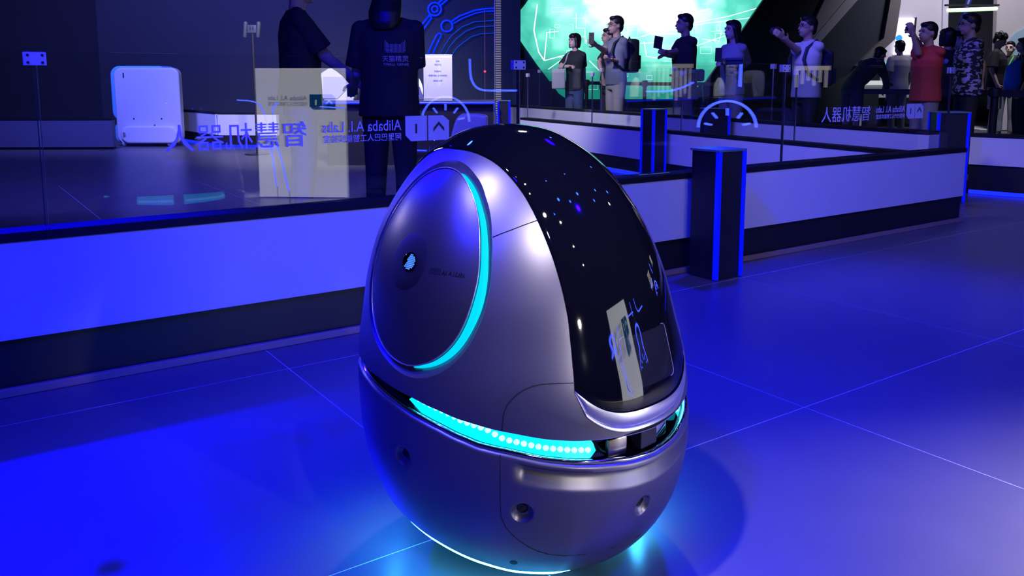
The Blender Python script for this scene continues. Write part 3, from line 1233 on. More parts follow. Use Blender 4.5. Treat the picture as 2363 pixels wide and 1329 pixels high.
# white totem standing to the right of the viewer
TA, TB = Vector((2.66, .58, 0)), Vector((2.90, 1.40, 0))
td = (TB - TA); TL = td.length; td.normalize()
tn = Vector((td.y, -td.x, 0))          # away from the barrier
tm_ = (TA + TB) / 2 + tn * .17
tot = thing('display_totem', tm_, 'white lightbox plinth seen only as reflection in the front glass', 'display stand')
LIGHTBOX = mat('lightbox_face', (.8, .8, .8), .5, emit=(.92, .92, .95), estr=3.5)
MB().box(tm_ + UP * .61, TL, .32, 1.20, td, tn, bev=.004).build('body', mat('totem_side_dark', (.04, .04, .045), .5), tot)
fc = MB().box((TA + TB) / 2 - tn * .002 + UP * .61, TL - .004, .014, 1.20, td, -tn, bev=.002).build('light_face', LIGHTBOX, tot)
to = TB - tn * .0105 + UP * .80
LB = mat('totem_logo_blue', (.01, .12, .30), .5, emit=(.0, .35, .75), estr=.8)
LG = mat('totem_print_grey', (.10, .16, .24), .5)
hx = -td
o_ = to + hx * .10 + UP * .03
MB().prism([(0, 0), (.12, 0), (.12, .14), (.03, .14), (0, .11)], o_, hx, UP, .0015).build('logo_tile', LB, fc)
MB().prism([(0, 0), (.09, 0), (.12, .03), (.12, .14), (0, .14)], o_ + hx * .126, hx, UP, .0015).build('logo_tile', LB, fc)
MB().prism([(.03, .045), (.06, .075), (.09, .045), (.09, .062), (.06, .094), (.03, .062)], o_ - tn * .002, hx, UP, .001).build('logo_mark', LIGHTBOX, fc)
MB().prism([(.18, .04), (.192, .04), (.192, .09), (.18, .09)], o_ - tn * .002, hx, UP, .001).build('logo_mark', LIGHTBOX, fc)
text('Alibaba A.I. Labs', o_ + hx * .27 + UP * .085, hx, UP, .06, LG, fc, width=.37)
text('阿里巴巴人工智能实验室', o_ + hx * .27 + UP * .035, hx, UP, .04, LG, fc, width=.37)

# dark partition with neon drawing behind the totem (outside the frame; mirrored in the glass)
wr = MB().box((4.66, -3.2, 1.6), .12, 8.0, 3.2).build('wall_right', NAVY)
tag(wr, kind='structure')
WX = 4.57
nd = thing('neon_drawing', (WX, -1, .9), 'blue neon line drawing mirrored faintly in the long glass barrier', 'neon sign')


def neon_px(pts, m=NEONHOT, r=.011, sm=True):
    P = [mirrored(a, b, x=WX) for a, b in pts]
    if sm and len(P) > 2:
        for _ in range(2):
            Q = [P[0]]
            for a, b in zip(P[:-1], P[1:]):
                Q += [a * .75 + b * .25, a * .25 + b * .75]
            Q.append(P[-1]); P = Q
    MB().tube(P, r, 8).build('neon_tube', m, nd, True)


nw = thing('mirrored_neon_lines', (2.42, .1, 0), 'blue neon lines on added unseen stands, mirrored over the white plinth reflection', 'neon sign')  # unseen stands added so these lines mirror in front of the plinth


def neon_near(pts, r=.0055):
    P = [mirrored(a, b, x=2.42) for a, b in pts]
    for _ in range(2 if len(P) > 2 else 0):
        Q = [P[0]]
        for a, b in zip(P[:-1], P[1:]):
            Q += [a * .75 + b * .25, a * .25 + b * .75]
        Q.append(P[-1]); P = Q
    MB().tube(P, r, 8).build('neon_tube', NEONHOT, nw, True)
    e = P[-1]
    if e.z > .05:
        MB().tube([e + Vector((.012, 0, 0)), (e.x + .012, e.y, .01)], .003, 6).build('stand', DPLAST, nw, True)


neon_near([(548, 231), (585, 233), (603, 243), (615, 275), (628, 350), (639, 430)])
neon_near([(643, 237), (632, 245), (629, 262), (634, 310), (648, 358), (657, 400), (667, 441)])
neon_near([(740, 246), (797, 250)])
neon_px([(1015, 131), (1015, 197)], r=.009)
neon_px([(1085, 133), (1086, 170), (1090, 188), (1100, 203), (1118, 209), (1150, 209), (1193, 209)])
for cx_, cy_, rx_, ry_ in ((1029, 281, 55, 58), (1680, 294, 67, 61)):
    neon_px([(cx_ + rx_ * math.cos(PI - PI * i / 18), cy_ - ry_ * math.sin(PI - PI * i / 18)) for i in range(19)], sm=False)
    for a in (12, 50, 90, 130, 168):
        c_, s_ = math.cos(math.radians(a)), math.sin(math.radians(a))
        neon_px([(cx_ + rx_ * .55 * c_, cy_ - ry_ * .45 * s_), (cx_ + rx_ * .8 * c_, cy_ - ry_ * .72 * s_)], r=.010, sm=False)
neon_px([(1712, 148), (1709, 200)], r=.011)
neon_px([(1493, 211), (1545, 211), (1575, 203), (1602, 190)], r=.008)

# two lit signs of upright warm slats on the same partition (mirrored faintly in the glass)
WARM = mat('warm_slat_light', (.8, .75, .6), .5, emit=(1.0, .90, .62), estr=1.5)
for (x0, x1, y0, y1, nsl), lab in (((1508, 1600, 157, 232, 9), 'lit sign of nine warm slats mirrored beside the man in black polo shirt'),
                                   ((1836, 1918, 162, 202, 6), 'shorter lit sign of six warm slats mirrored near the man in white')):
    cpt = mirrored((x0 + x1) / 2, y1, x=WX)
    sgn = thing('slat_sign', cpt, lab, 'sign')
    for i in range(nsl):
        a = mirrored(x0 + (x1 - x0) * i / nsl, y1 - (i * 37 % 5) * 4, x=WX)
        b = mirrored(x0 + (x1 - x0) * (i + .55) / nsl, y0, x=WX)
        MB().box(((WX + .022), (a.y + b.y) / 2, (a.z + b.z) / 2), .014, abs(a.y - b.y), abs(b.z - a.z)).build('slat', WARM, sgn)
    a = mirrored(x0, y0, x=WX); b = mirrored(x1, y0, x=WX)
    MB().box((WX + .022, (a.y + b.y) / 2, a.z + .02), .014, abs(a.y - b.y), .04).build('top_bar', WARM, sgn)

# ceiling rig: round lamp heads, mirrored as points in the visor
LW = mat('lamp_lens_warm', (.8, .8, .8), .4, emit=(1.0, .88, .70), estr=60)
LBm = mat('lamp_lens_blue', (.1, .1, .8), .4, emit=(.02, .10, 1.0), estr=60)


def lamp(p, m, r, lab, grp):
    t = thing('stage_lamp', p, lab, 'lamp', grp)
    p = Vector(p)
    ax = (Vector((.3, 2.2, .6)) - p).normalized()
    MB().lathe(p, [(r * .6, -.22), (r * 1.05, -.18), (r * 1.15, 0), (r * 1.05, .01)], ax, 20).build('housing', DPLAST, t, True, angle=40)
    MB().lathe(p + ax * .012, [(r, -.004), (r, .002), (r * .6, .008), (.001, .010)], ax, 20).build('lens', m, t, True, angle=40)
    MB().box(p - ax * .12 + UP * .14, .03, .03, .16).build('clamp', DPLAST, t)


for x, y, r in ((.68, 1.12, .035), (1.74, .05, .085), (.92, .70, .03), (2.7, .12, .05), (4.1, -.8, .05), (5.84, -1.73, .05), (.22, 1.41, .03), (6.06, 5.29, .06)):
    lamp((x, y, 4.6), LW, r, 'warm white stage lamp overhead mirrored as a point in the black visor', 'warm lamps of the ceiling rig')
for x, y, r in ((2.38, 1.12, .06), (3.4, 2.32, .06), (3.04, 1.51, .045), (4.6, 3.3, .05), (5.88, 6.5, .06), (2.26, .33, .035), (1.64, 1.7, .03), (2.48, 2.93, .03), (4.25, 7.42, .05), (-1.72, 5.11, .08), (1.96, 7.33, .05), (4.62, 4.3, .05)):
    lamp((x, y, 4.6), LBm, r, 'blue stage lamp overhead mirrored as a point in the black visor', 'blue lamps of the ceiling rig')

# ------------------------------------------------------------------ hall background
YS = 16.5


def pane_px(name, poly, y, m, th=.08, parent=None, tilt=None):
    """flat panel in the plane Y=y (thickness going back) whose outline is given by sight lines"""
    P = [aty(a, b, y) for a, b in poly]
    return MB().prism([(p.x, p.z) for p in P], (0, y + th, 0), (1, 0, 0), (0, 0, 1), th).build(name, m, parent)


# big dark back wall
wb = MB().box((1.5, 19.6, 3.2), 44, .2, 6.6).build('wall_back', NAVY)
tag(wb, kind='structure')
wl_ = MB().box((-3.4, 16.9, 2.6), 9.6, .16, 5.4).build('wall_left', mat('navy_partition', (.016, .018, .028), .7, noise=.15, nscale=2))
tag(wl_, kind='structure')

# screen wall
scr = thing('video_screen', aty(1500, 120, YS), 'huge rounded turquoise and white video screen behind the standing visitors', 'screen')
P = [aty(a, b, YS) for a, b in ((1156, -60), (2010, -60), (1560, 300), (1156, 300))]
MB().box((aty(1500, 100, YS + .15).x, YS + .15, 2.2), 9.0, .22, 4.4).build('surround', mat('screen_surround', (.010, .012, .018), .5), scr)
SM = bpy.data.materials.new('screen_picture')
SM.use_nodes = True
nt = SM.node_tree
nt.nodes.clear()
out = nt.nodes.new('ShaderNodeOutputMaterial')
em = nt.nodes.new('ShaderNodeEmission')
tc = nt.nodes.new('ShaderNodeTexCoord')
mp = nt.nodes.new('ShaderNodeMapping')
c0_ = aty(1500, 20, YS)
mp.inputs['Location'].default_value = (-c0_.x, -YS, -c0_.z)
nt.links.new(tc.outputs['Object'], mp.inputs[0])
ln = nt.nodes.new('ShaderNodeVectorMath'); ln.operation = 'MULTIPLY'
ln.inputs[1].default_value = (.30, 0, .55)
nt.links.new(mp.outputs[0], ln.inputs[0])
le = nt.nodes.new('ShaderNodeVectorMath'); le.operation = 'LENGTH'
nt.links.new(ln.outputs[0], le.inputs[0])
ns = nt.nodes.new('ShaderNodeTexNoise'); ns.inputs['Scale'].default_value = .9; ns.inputs['Detail'].default_value = 2
nt.links.new(mp.outputs[0], ns.inputs['Vector'])
ad = nt.nodes.new('ShaderNodeMath'); ad.operation = 'MULTIPLY_ADD'
ad.inputs[1].default_value = .75; ad.inputs[2].default_value = -.42
nt.links.new(ns.outputs['Fac'], ad.inputs[0])
sm_ = nt.nodes.new('ShaderNodeMath'); sm_.operation = 'ADD'
nt.links.new(le.outputs['Value'], sm_.inputs[0]); nt.links.new(ad.outputs[0], sm_.inputs[1])
vr = nt.nodes.new('ShaderNodeTexVoronoi'); vr.distance = 'CHEBYCHEV'; vr.feature = 'F1'; vr.inputs['Scale'].default_value = 3.2
nt.links.new(mp.outputs[0], vr.inputs['Vector'])
vm = nt.nodes.new('ShaderNodeMath'); vm.operation = 'MULTIPLY_ADD'; vm.inputs[1].default_value = .28; vm.inputs[2].default_value = -.07
nt.links.new(vr.outputs['Distance'], vm.inputs[0])
s2_ = nt.nodes.new('ShaderNodeMath'); s2_.operation = 'ADD'
nt.links.new(sm_.outputs[0], s2_.inputs[0]); nt.links.new(vm.outputs[0], s2_.inputs[1])
cr = nt.nodes.new('ShaderNodeValToRGB')
el = cr.color_ramp.elements
el[0].position = .18; el[0].color = (1.0, 1.05, 1.0, 1)
el[1].position = .95; el[1].color = (.01, .25, .19, 1)
e3 = el.new(.42); e3.color = (.30, .85, .70, 1)
e4 = el.new(.62); e4.color = (.09, .55, .43, 1)
nt.links.new(s2_.outputs[0], cr.inputs[0])
nt.links.new(cr.outputs[0], em.inputs[0])
em.inputs[1].default_value = 1.5
nt.links.new(em.outputs[0], out.inputs[0])
MATS['screen'] = SM
edge = [(1245, -40), (1212, 10), (1198, 27), (1190, 42), (1188, 60), (1193, 78), (1203, 97), (1240, 150), (1278, 200), (1290, 216), (1303, 225), (1325, 229), (1560, 229), (1590, 215), (1628, 187), (1700, 110), (1785, 5), (1825, -40)]
pict = pane_px('picture', edge, YS - .02, SM, .05, scr)
# line drawing on the screen (flat print of light)
SL = mat('screen_line_light', (1, 1, 1), .5, emit=(.85, 1, .95), estr=1.3)
for pl_, r in (([(1240, 10), (1232, 70), (1243, 120), (1256, 140)], .012), ([(1256, 140), (1262, 75), (1290, 72)], .010), ([(1256, 140), (1300, 128), (1345, 150)], .010), ([(1265, 160), (1300, 135)], .008),
              ([(1486, 95), (1492, 130), (1524, 135)], .010), ([(1480, 85), (1500, 78), (1560, 78)], .012), ([(1478, 100), (1530, 97)], .009), ([(1500, 75), (1620, 55), (1740, 40)], .008), ([(1560, 60), (1680, 38), (1770, 12)], .008),
              ([(1360, 140), (1395, 175), (1440, 195)], .009), ([(1540, 115), (1600, 108), (1680, 80)], .008), ([(1500, 40), (1500, 60), (1530, 60), (1530, 40), (1500, 40)], .008), ([(1330, 30), (1330, 65), (1350, 65), (1350, 100)], .008),
              ([(1440, 60), (1500, 48), (1640, 20)], .007), ([(1620, 90), (1660, 95), (1665, 70)], .007)):
    MB().tube([aty(a, b, YS - .03) for a, b in pl_], r, 5).build('picture_line', SL, pict)

SL2 = mat('screen_trace_light', (1, 1, 1), .5, emit=(.62, 1, .90), estr=1.15)
rs = random.Random(11)
tr = MB()
for i in range(46):
    x = rs.uniform(1225, 1690); y = rs.uniform(10, 200)
    if x < 1215 + max(0, y - 60) * .62 or x > 1760 - y * .78: continue
    w_, h_ = rs.uniform(8, 34), rs.uniform(6, 24)
    q = [(x, y), (x + w_, y), (x + w_, y + h_)] if rs.random() < .6 else [(x, y), (x + w_, y), (x + w_, y + h_), (x, y + h_), (x, y)]
    if any(b > 222 for a, b in q): continue
    tr.tube([aty(a, b, YS - .026) for a, b in q], .0055, 4)
tag(tr.build('picture_trace', SL2, pict), kind='stuff')

# LED column left of the screen
YC = 13.4
colx = aty(1149, 100, YC).x
lc = thing('led_column', (colx, YC, 0), 'slim ribbed silver column left of the big turquoise screen', 'column')
MB().box((colx, YC + .03, 1.9), .10, .05, 3.8).build('backing', mat('column_backing', (.16, .16, .16), .5), lc)
rib = MB()
for i in range(100):
    rib.box((colx + .006, YC - .004, .06 + i * .0372), .085, .03, .020)
tag(rib.build('rib', mat('column_rib', (.26, .26, .23), .45, emit=(.9, .9, .8), estr=.10), lc), kind='stuff')
MB().box((colx - .052, YC, 1.9), .014, .05, 3.8).build('edge_profile', STEEL, lc)

# neon circuit drawing on the dark wall right of the two staff
YN = 16.2
pw = thing('neon_wall_panel', aty(1060, 100, YN), 'dark green-black wall panel with blue neon circuit lines beside the column', 'neon sign')
MB().box((aty(1050, 0, YN + .1).x, YN + .1, 2.1), 2.5, .1, 4.2).build('panel', mat('dark_teal_panel', (.018, .040, .050), .6, noise=.2, nscale=1.5), pw)
N2 = mat('neon_line_blue', (0, 0, .1), .4, emit=(.0, .02, 1.0), estr=1.6)
N3 = mat('neon_line_thin', (0, 0, .1), .4, emit=(.0, .06, .75), estr=.75)


def ntube(pts, r=.016, m=N2, y=YN):
    MB().tube([aty(a, b, y) for a, b in pts], r, 6).build('neon_tube', m, pw, True)


def circ(cx_, cy_, r, n=28, a0=0, a1=360):
    return [(cx_ + r * math.cos(math.radians(a0 + (a1 - a0) * i / n)), cy_ - r * math.sin(math.radians(a0 + (a1 - a0) * i / n))) for i in range(n + 1)]


ntube(circ(1003, 21, 15), .018); ntube(circ(1003, 21, 7, 16), .016)
ntube([(1017, 12), (1060, -25)], .018); ntube([(1012, 6), (1050, -25)], .018)
ntube([(990, 36), (962, 72)], .018); ntube([(996, 41), (967, 82)], .018)
ntube([(989, 34), (996, 40)], .018)
ntube(circ(1031, 60, 13), .018)
ntube([(1041, 50), (1060, 37), (1095, 24), (1120, 20), (1142, 19)], .015); ntube([(1045, 55), (1065, 43), (1098, 30), (1120, 26), (1142, 25)], .012)
ntube([(1013, 76), (1007, 82), (992, 112), (988, 126)], .016); ntube([(1019, 80), (1010, 98), (998, 126)], .016); ntube([(1013, 76), (1019, 80)], .015)
for rr, xx in ((.009, 0), (.009, 12), (.009, 28)):
    ntube([(1016 + xx, 126), (1026 + xx, 105 + xx * .2), (1042 + xx, 82 + xx * .55), (1066 + xx * .8, 62 + xx * .8), (1095 + xx * .5, 50 + xx), (1142, 47 + xx * 1.05)], .009, N3)

# counter with neon edge, laptop, lamp and sign
YT = 10.8
xl, xr = aty(744, 237, YT).x, aty(1143, 237, YT).x
zt = aty(1000, 232, YT).z
ct = thing('neon_edged_counter', ((xl + xr) / 2, YT + .3, 0), 'long black counter with blue neon edge behind the staff', 'counter')
MB().box(((xl + xr) / 2, YT + .3, zt - .015), xr - xl, .62, .03, bev=.003).build('counter_top', mat('counter_top_dark', (.10, .10, .13), .25), ct)
MB().box(((xl + xr) / 2, YT + .32, (zt - .03) / 2), xr - xl - .06, .50, zt - .034).build('body', BLACK, ct)
MB().tube([(xl, YT - .012, zt - .03), (xr, YT - .012, zt - .03)], .014, 8).build('neon_tube', NEON, ct)
MB().tube([(xr - .02, YT - .012, zt - .06), (xr + .012, YT - .012, zt - .2), (xr - .01, YT - .012, .05)], .008, 8).build('neon_tube', NEONDIM, ct)
MB().tube([aty(912, 345, YT) , aty(985, 348, YT)], .012, 8).build('neon_tube', NEON, ct)

lp = thing('laptop', aty(965, 228, YT + .25), 'open black laptop on the neon-edged counter next to the sign', 'laptop')
zt0 = zt
a_, b_ = aty(958, 228, YT + .12), aty(985, 228, YT + .12)
MB().box(((a_.x + b_.x) / 2 - .06, YT + .20, zt0 + .008), .22, .16, .015, bev=.003).build('keyboard_base', DPLAST, lp)
MB().prism([(a_.x - .1, 0), (b_.x - .05, 0), (b_.x - .11, .165), (a_.x - .1, .165)], (0, YT + .29, zt0 + .012), (1, 0, 0), (0, .25, .97), .01).build('lid', mat('laptop_lid', (.015, .015, .03), .25), lp)
gl = thing('table_lamp', aty(964, 200, YT + .42), 'small glowing white dome lamp behind the laptop', 'lamp')
MB().lathe(aty(961, 204, YT + .45) * 1 + Vector((0, 0, 0)), [(.085, -.14), (.085, .0), (.075, .05), (.055, .10), (.03, .14), (.001, .155)], UP, 24).build('shade', mat('lamp_glow', (.8, .8, .9), .5, emit=(.9, .88, 1.0), estr=1.7), gl, True)
MB().lathe((aty(961, 204, YT + .45).x, YT + .45, zt0 + .001), [(.06, 0), (.06, .012), (.015, .02), (.015, aty(961, 204, YT + .45).z - .14 - zt0)], UP, 20).build('stand', DPLAST, gl, True, angle=40)

sg = thing('sign_board', aty(1010, 228, YT + .15), 'upright white notice board with small dark lines of text on the counter', 'sign')
a_, b_ = aty(978, 226, YT + .1), aty(1044, 226, YT + .1)
tpz = aty(1010, 127, YT + .1).z
SB = mat('sign_white', (.62, .60, .72), .5, noise=.04, nscale=3)
MB().box(((a_.x + b_.x) / 2, YT + .11, (tpz + zt0) / 2 + .01), b_.x - a_.x, .012, tpz - zt0 - .02, bev=.002).build('board', SB, sg)
MB().box(((a_.x + b_.x) / 2, YT + .11, tpz), b_.x - a_.x + .01, .018, .012, bev=.002).build('top_rail', PLATE, sg)
MB().box(((a_.x + b_.x) / 2, YT + .13, zt0 + .005), b_.x - a_.x, .10, .010, bev=.002).build('foot', PLATE, sg)
TX = mat('sign_text', (.14, .12, .30), .6)
for s_, yy, w_ in (('说明', 143, 9), ('体验须知', 151, 15), ('欢迎体验', 166, 16), ('“智慧机器人互动体验区”', 176, 46), ('请排队参观', 188, 21)):
    p = aty(1010 - w_ / 2, yy, YT + .1)
    text(s_, p, (1, 0, 0), UP, .04, TX, sg, width=(b_.x - a_.x) * w_ / 66, height=.022)

# white kiosk behind the left staff member
kx0, kx1 = aty(741, 200, YT + .3).x, aty(829, 200, YT + .3).x
kk = thing('demo_kiosk', ((kx0 + kx1) / 2, YT + .25, zt), 'white round-topped demo kiosk on the counter between the two staff', 'kiosk')
kz = aty(785, 156, YT + .1).z
h_ = kz - zt
w_ = kx1 - kx0
poly = [(-w_ / 2 + .05, 0), (w_ / 2 - .07, 0), (w_ / 2 - .03, h_ * .25), (w_ / 2 - .0, h_ * .50), (w_ / 2 - .03, h_ * .74), (w_ / 2 - .10, h_ * .90), (w_ / 2 - .2, h_ * .99), (0, h_), (-w_ / 2 + .12, h_ * .97), (-w_ / 2 + .03, h_ * .84), (-w_ / 2, h_ * .6), (-w_ / 2 + .01, h_ * .3)]
MB().prism(poly, ((kx0 + kx1) / 2, YT + .42, zt + .002), (1, 0, 0), UP, .2).build('shell', mat('kiosk_white', (.55, .54, .66), .35), kk, False)
MB().prism([(-w_ / 2 + .05, .02), (-.02, .02), (w_ / 2 - .06, h_ * .55), (w_ / 2 - .1, h_ * .72), (-w_ / 2 + .05, h_ * .72)], ((kx0 + kx1) / 2, YT + .218, zt + .002), (1, 0, 0), UP, .012).build('front_panel', mat('kiosk_shading', (.38, .38, .50), .3), kk)  # darker tone paints the diagonal shading on the kiosk

# upright delivery robot (tall rounded white cabinet)
YD = 14.0
s = thing('delivery_robot', (aty(335, 330, YD).x, YD + .3, 0), 'tall white rounded cabinet robot with pale blue shell standing behind the glass on the left', 'robot')


def rr_px(x0, y0, x1, y1, rpx, y, th, name, m, par, n=6):
    a, b = aty(x0, y1, y), aty(x1, y0, y)
    w, h = b.x - a.x, b.z - a.z
    k_ = w / (x1 - x0)
    poly = rrect(w, h, rpx * k_, n, (a.x + b.x) / 2, (a.z + b.z) / 2)
    ob = MB().prism(poly, (0, y + th, 0), (1, 0, 0), (0, 0, 1), th)
    bmx = mk(name, ob.v, ob.f, m, par)
    md = bmx.modifiers.new('soft', 'BEVEL'); md.width = .03; md.segments = 3; md.limit_method = 'ANGLE'; md.angle_limit = math.radians(50)
    return bmx


rr_px(260, 152, 384, 279, 20, YD + .08, .5, 'upper_shell', BPLAST, s)
rr_px(266, 283, 384, 330, 14, YD + .08, .5, 'lower_shell', BPLAST, s)
rr_px(271, 156, 411, 331, 17, YD, .16, 'front_panel', mat('cabinet_white', (.52, .53, .60), .22, noise=.03, nscale=2, coat=.4), s)
fb = rr_px(279, 291, 409, 331, 19, YD - .10, .14, 'lower_bumper', mat('bumper_white', (.60, .60, .66), .25, coat=.4), s)
rr_px(283, 168, 285.5, 180, 1, YD - .006, .01, 'slot', DPLAST, s)
for px_, py_ in ((309, 274), (357, 289), (373, 274)):
    MB().lathe(aty(px_, py_, YD), [(.014, .012), (.014, -.004), (.002, -.006)], (0, 1, 0), 12).build('sensor_lens', DPLAST, s)
MB().prism([(0, 0), (.05, .02), (.035, .09), (0, .09)], aty(284, 318, YD - .102), (1, 0, 0), UP, -.004).build('warning_sticker', mat('sticker_grey', (.16, .16, .2), .5), s)
for px_, yy in ((288, YD), (392, YD), (292, YD + .45), (395, YD + .45)):
    c = Vector((aty(px_, 333, yy).x, yy, .06))
    MB().lathe(c, [(.03, -.022), (.06, -.02), (.06, .02), (.03, .022)], (1, .1, 0), 20).build('caster_wheel', mat('wheel_grey', (.35, .36, .42), .4), s, True, angle=40)
    MB().box(c + UP * .09, .05, .05, .10).build('fork', DPLAST, s)

# white pod robot behind the egg robot's top
YP = 8.6
pd = thing('service_robot', (aty(1083, 300, YP).x, YP + .2, 0), 'cream rounded service robot head peeking out behind the egg robot', 'robot')
pz = lambda a, b: (aty(a, b, YP).x, aty(a, b, YP).z)
poly = [pz(1124, 268), pz(1100, 264), pz(1066, 264), pz(1058, 267), pz(1052, 276), pz(1047, 290), pz(1041, 311), pz(1040, 318), pz(1124, 318)]
ob = MB().prism(poly, (0, YP + .34, 0), (1, 0, 0), (0, 0, 1), .34)
hd = mk('head_shell', ob.v, ob.f, mat('cream_plastic', (.62, .60, .56), .4), pd)
md = hd.modifiers.new('soft', 'BEVEL'); md.width = .025; md.segments = 3
MB().box((aty(1083, 300, YP).x, YP + .18, .27), .24, .24, .50, bev=.02).build('body', DPLAST, pd)
MB().tube([aty(1040, 322, YP - .05), aty(1015, 320, YP - .08), aty(1004, 323, YP - .1), aty(996, 333, YP - .1), aty(992, 350, YP - .08), aty(1000, 372, YP - .04), aty(1035, 376, YP)], .013, 8).build('handle', CHROME, pd, True)
MB().lathe((aty(1083, 300, YP).x, YP + .18, .0), [(.16, .001), (.17, .03), (.12, .05)], UP, 28).build('base', DPLAST, pd, True, angle=40)

# twin-bar fixture on a pole at the upper left
YF = 12.5
fx = thing('antenna_fixture', (aty(583, 85, YF).x, YF, 0), 'grey twin-bar antenna fixture on a slim black pole above the white barrier', 'antenna')
for a in (567, 597):
    p0, p1 = aty(a, 54, YF), aty(a - 2, 84, YF)
    MB().capsule(p0, p1, .032, .028, 12).build('side_bar', GPLAST, fx, True)
c = aty(582, 67, YF)
MB().box(c, .13, .06, .12, bev=.012).build('centre_body', GPLAST, fx, True, angle=40)
for a in (-1, 1):
    MB().box(c + Vector((a * .02, -.033, .01)), .012, .01, .05, bev=.003).build('latch', DPLAST, fx)
    MB().box(c + Vector((0, -.0, a * .045)), .20, .03, .016, bev=.003).build('cross_bar', GPLAST, fx)
MB().tube([c - UP * .05, (c.x, c.y, .02)], .016, 8).build('pole', DPLAST, fx)
MB().lathe((c.x, c.y, .001), [(.18, 0), (.18, .012), (.02, .025)], UP, 24).build('foot', DPLAST, fx, True, angle=40)

# red status light stand
rl = thing('status_light', (aty(1119, 165, 12.2).x, 12.2, 0), 'thin pole with a tiny red status light right of the notice board', 'lamp')
p = aty(1119, 165, 12.2)
MB().tube([(p.x, p.y, .02), (p.x, p.y, p.z + .9)], .006, 6).build('pole', mat('pole_dark_violet', (.10, .05, .10), .5), rl)
MB().ell(p + Vector((0, -.01, 0)), (.016, .016, .016)).build('red_light', mat('red_indicator', (.5, 0, 0), .4, emit=(1, .02, .05), estr=4), rl, True)
MB().lathe((p.x, p.y, .001), [(.14, 0), (.14, .012), (.01, .02)], UP, 20).build('foot', DPLAST, rl, True, angle=40)

# slanted dark booth wall with beams, right of the screen
YB = 15.4
bw = thing('slanted_booth_wall', aty(1900, 100, YB), 'dark angular booth wall with slanted beige and grey beams right of the screen', 'booth')
pane_px('wall_panel', [(1790, -40), (1962, -40), (1874, 95), (1790, 235), (1625, 235), (1622, 200)], YB, mat('booth_black', (.010, .012, .020), .6), .12, bw)
pane_px('beam', [(1922, -40), (1985, -40), (1925, 30), (1872, 100), (1860, 90)], YB - .10, BEIGE, .08, bw)
pane_px('beam', [(1985, -40), (2015, -40), (1880, 112), (1868, 100)], YB - .14, GREYW, .05, bw)
pane_px('wall_panel', [(2015, -40), (2062, -40), (2040, 88), (1985, 145), (1955, 175), (1790, 235), (1835, 180), (1876, 108)], YB - .02, mat('booth_navy', (.016, .022, .036), .6), .12, bw)
pane_px('beam', [(2062, -40), (2086, -40), (2066, 90), (1998, 152), (1975, 152), (2040, 88)], YB - .12, mat('beam_brown_grey', (.14, .13, .13), .7), .12, bw)

# white stand with lit picture on the far right
YW = 17.2
ws = thing('white_exhibition_stand', aty(2130, 100, YW), 'tall white exhibition stand wall with a bright picture panel', 'booth')
pane_px('wall_panel', [(2066, -60), (2178, -60), (2178, 225), (1950, 225), (1950, 150), (2040, 100)], YW, WHITEW, .12, ws)
pane_px('corner_post', [(2178, -60), (2191, -60), (2184, 225), (2172, 225)], YW - .06, mat('post_light', (.7, .7, .78), .4), .06, ws)
pn = pane_px('lit_picture', [(2076, 42), (2112, 42), (2106, 126), (2062, 126)], YW - .06, mat('lit_panel', (.8, .8, .8), .5, emit=(.92, .88, 1.0), estr=1.1), .04, ws)
pane_px('picture_frame', [(2112, 40), (2116, 40), (2108, 132), (2104, 132)], YW - .08, BLACK, .05, ws)
MB().lathe(aty(2075, 88, YW - .07), [(.065, .02), (.065, 0), (.001, -.004)], (0, 1, 0), 24).build('blue_disc', mat('blue_badge', (.02, .25, .6), .4, emit=(.02, .30, .75), estr=.8), ws, True, angle=40)
tb = thing('display_table', aty(2040, 200, 15.9), 'white lit display table behind the bending visitor', 'table')
pane_px('table_top', [(1985, 186), (2075, 186), (2075, 196), (1985, 196)], 15.6, mat('lit_table', (.8, .8, .8), .4, emit=(1, .98, .92), estr=.7), .5, tb)
pane_px('table_front', [(1992, 196), (2070, 196), (2070, 215), (1992, 215)], 15.7, WHITEW, .4, tb)
lg = aty(1995, 216, 15.75); lg2 = aty(2066, 216, 15.75)
for q in (lg, lg2):
    MB().box((q.x, 15.9, (q.z + .12) / 2), .05, .05, q.z - .12).build('leg', PLATE, tb)
pane_px('display_screen', [(2032, 142), (2056, 142), (2056, 165), (2032, 165)], 15.9, mat('teal_screen', (.1, .5, .5), .4, emit=(.25, .75, .75), estr=.6), .04, tb)

# dark gap with light bar, blue beam, pale wall with whale shape
rb = ws
MB().tube([aty(2186, 24, 15.0), aty(2300, 20, 15.0)], .034, 10).build('light_bar', mat('green_white_tube', (.8, 1, .8), .4, emit=(.55, 1.0, .50), estr=1.5), rb, True)
MB().box((aty(2243, 12, 15.1)), .95, .05, .03).build('light_bar_housing', BLACK, rb)
bb = ws
MB().tube([aty(2246, -30, 15.4), aty(2210, 80, 15.4)], .05, 8).build('blue_beam', mat('beam_blue', (.008, .012, .10), .5, emit=(.005, .01, .3), estr=.2), bb, True)
pw2 = thing('pale_stand_wall', aty(2330, 50, 16.3), 'pale warm exhibition wall with a light blue rounded shape, top right corner', 'booth')
pane_px('wall_panel', [(2303, -60), (2420, -60), (2420, 300), (2292, 300)], 16.3, mat('warm_pale_wall', (.50, .48, .46), .7, noise=.05), .12, pw2)
pane_px('blue_shape', [(2326, 125), (2326, 102), (2334, 86), (2346, 74), (2365, 66), (2420, 60), (2420, 120), (2365, 122), (2345, 128)], 16.26, mat('pale_blue_print', (.30, .46, .52), .6), .03, pw2)
lf_ = thing('lit_floor_patch', aty(2318, 290, 15.2), 'patch of lit floor painted white behind the visitors on the right', 'mat')
q0, q1 = gz(2290, 300, .12), gz(2363, 302, .12)
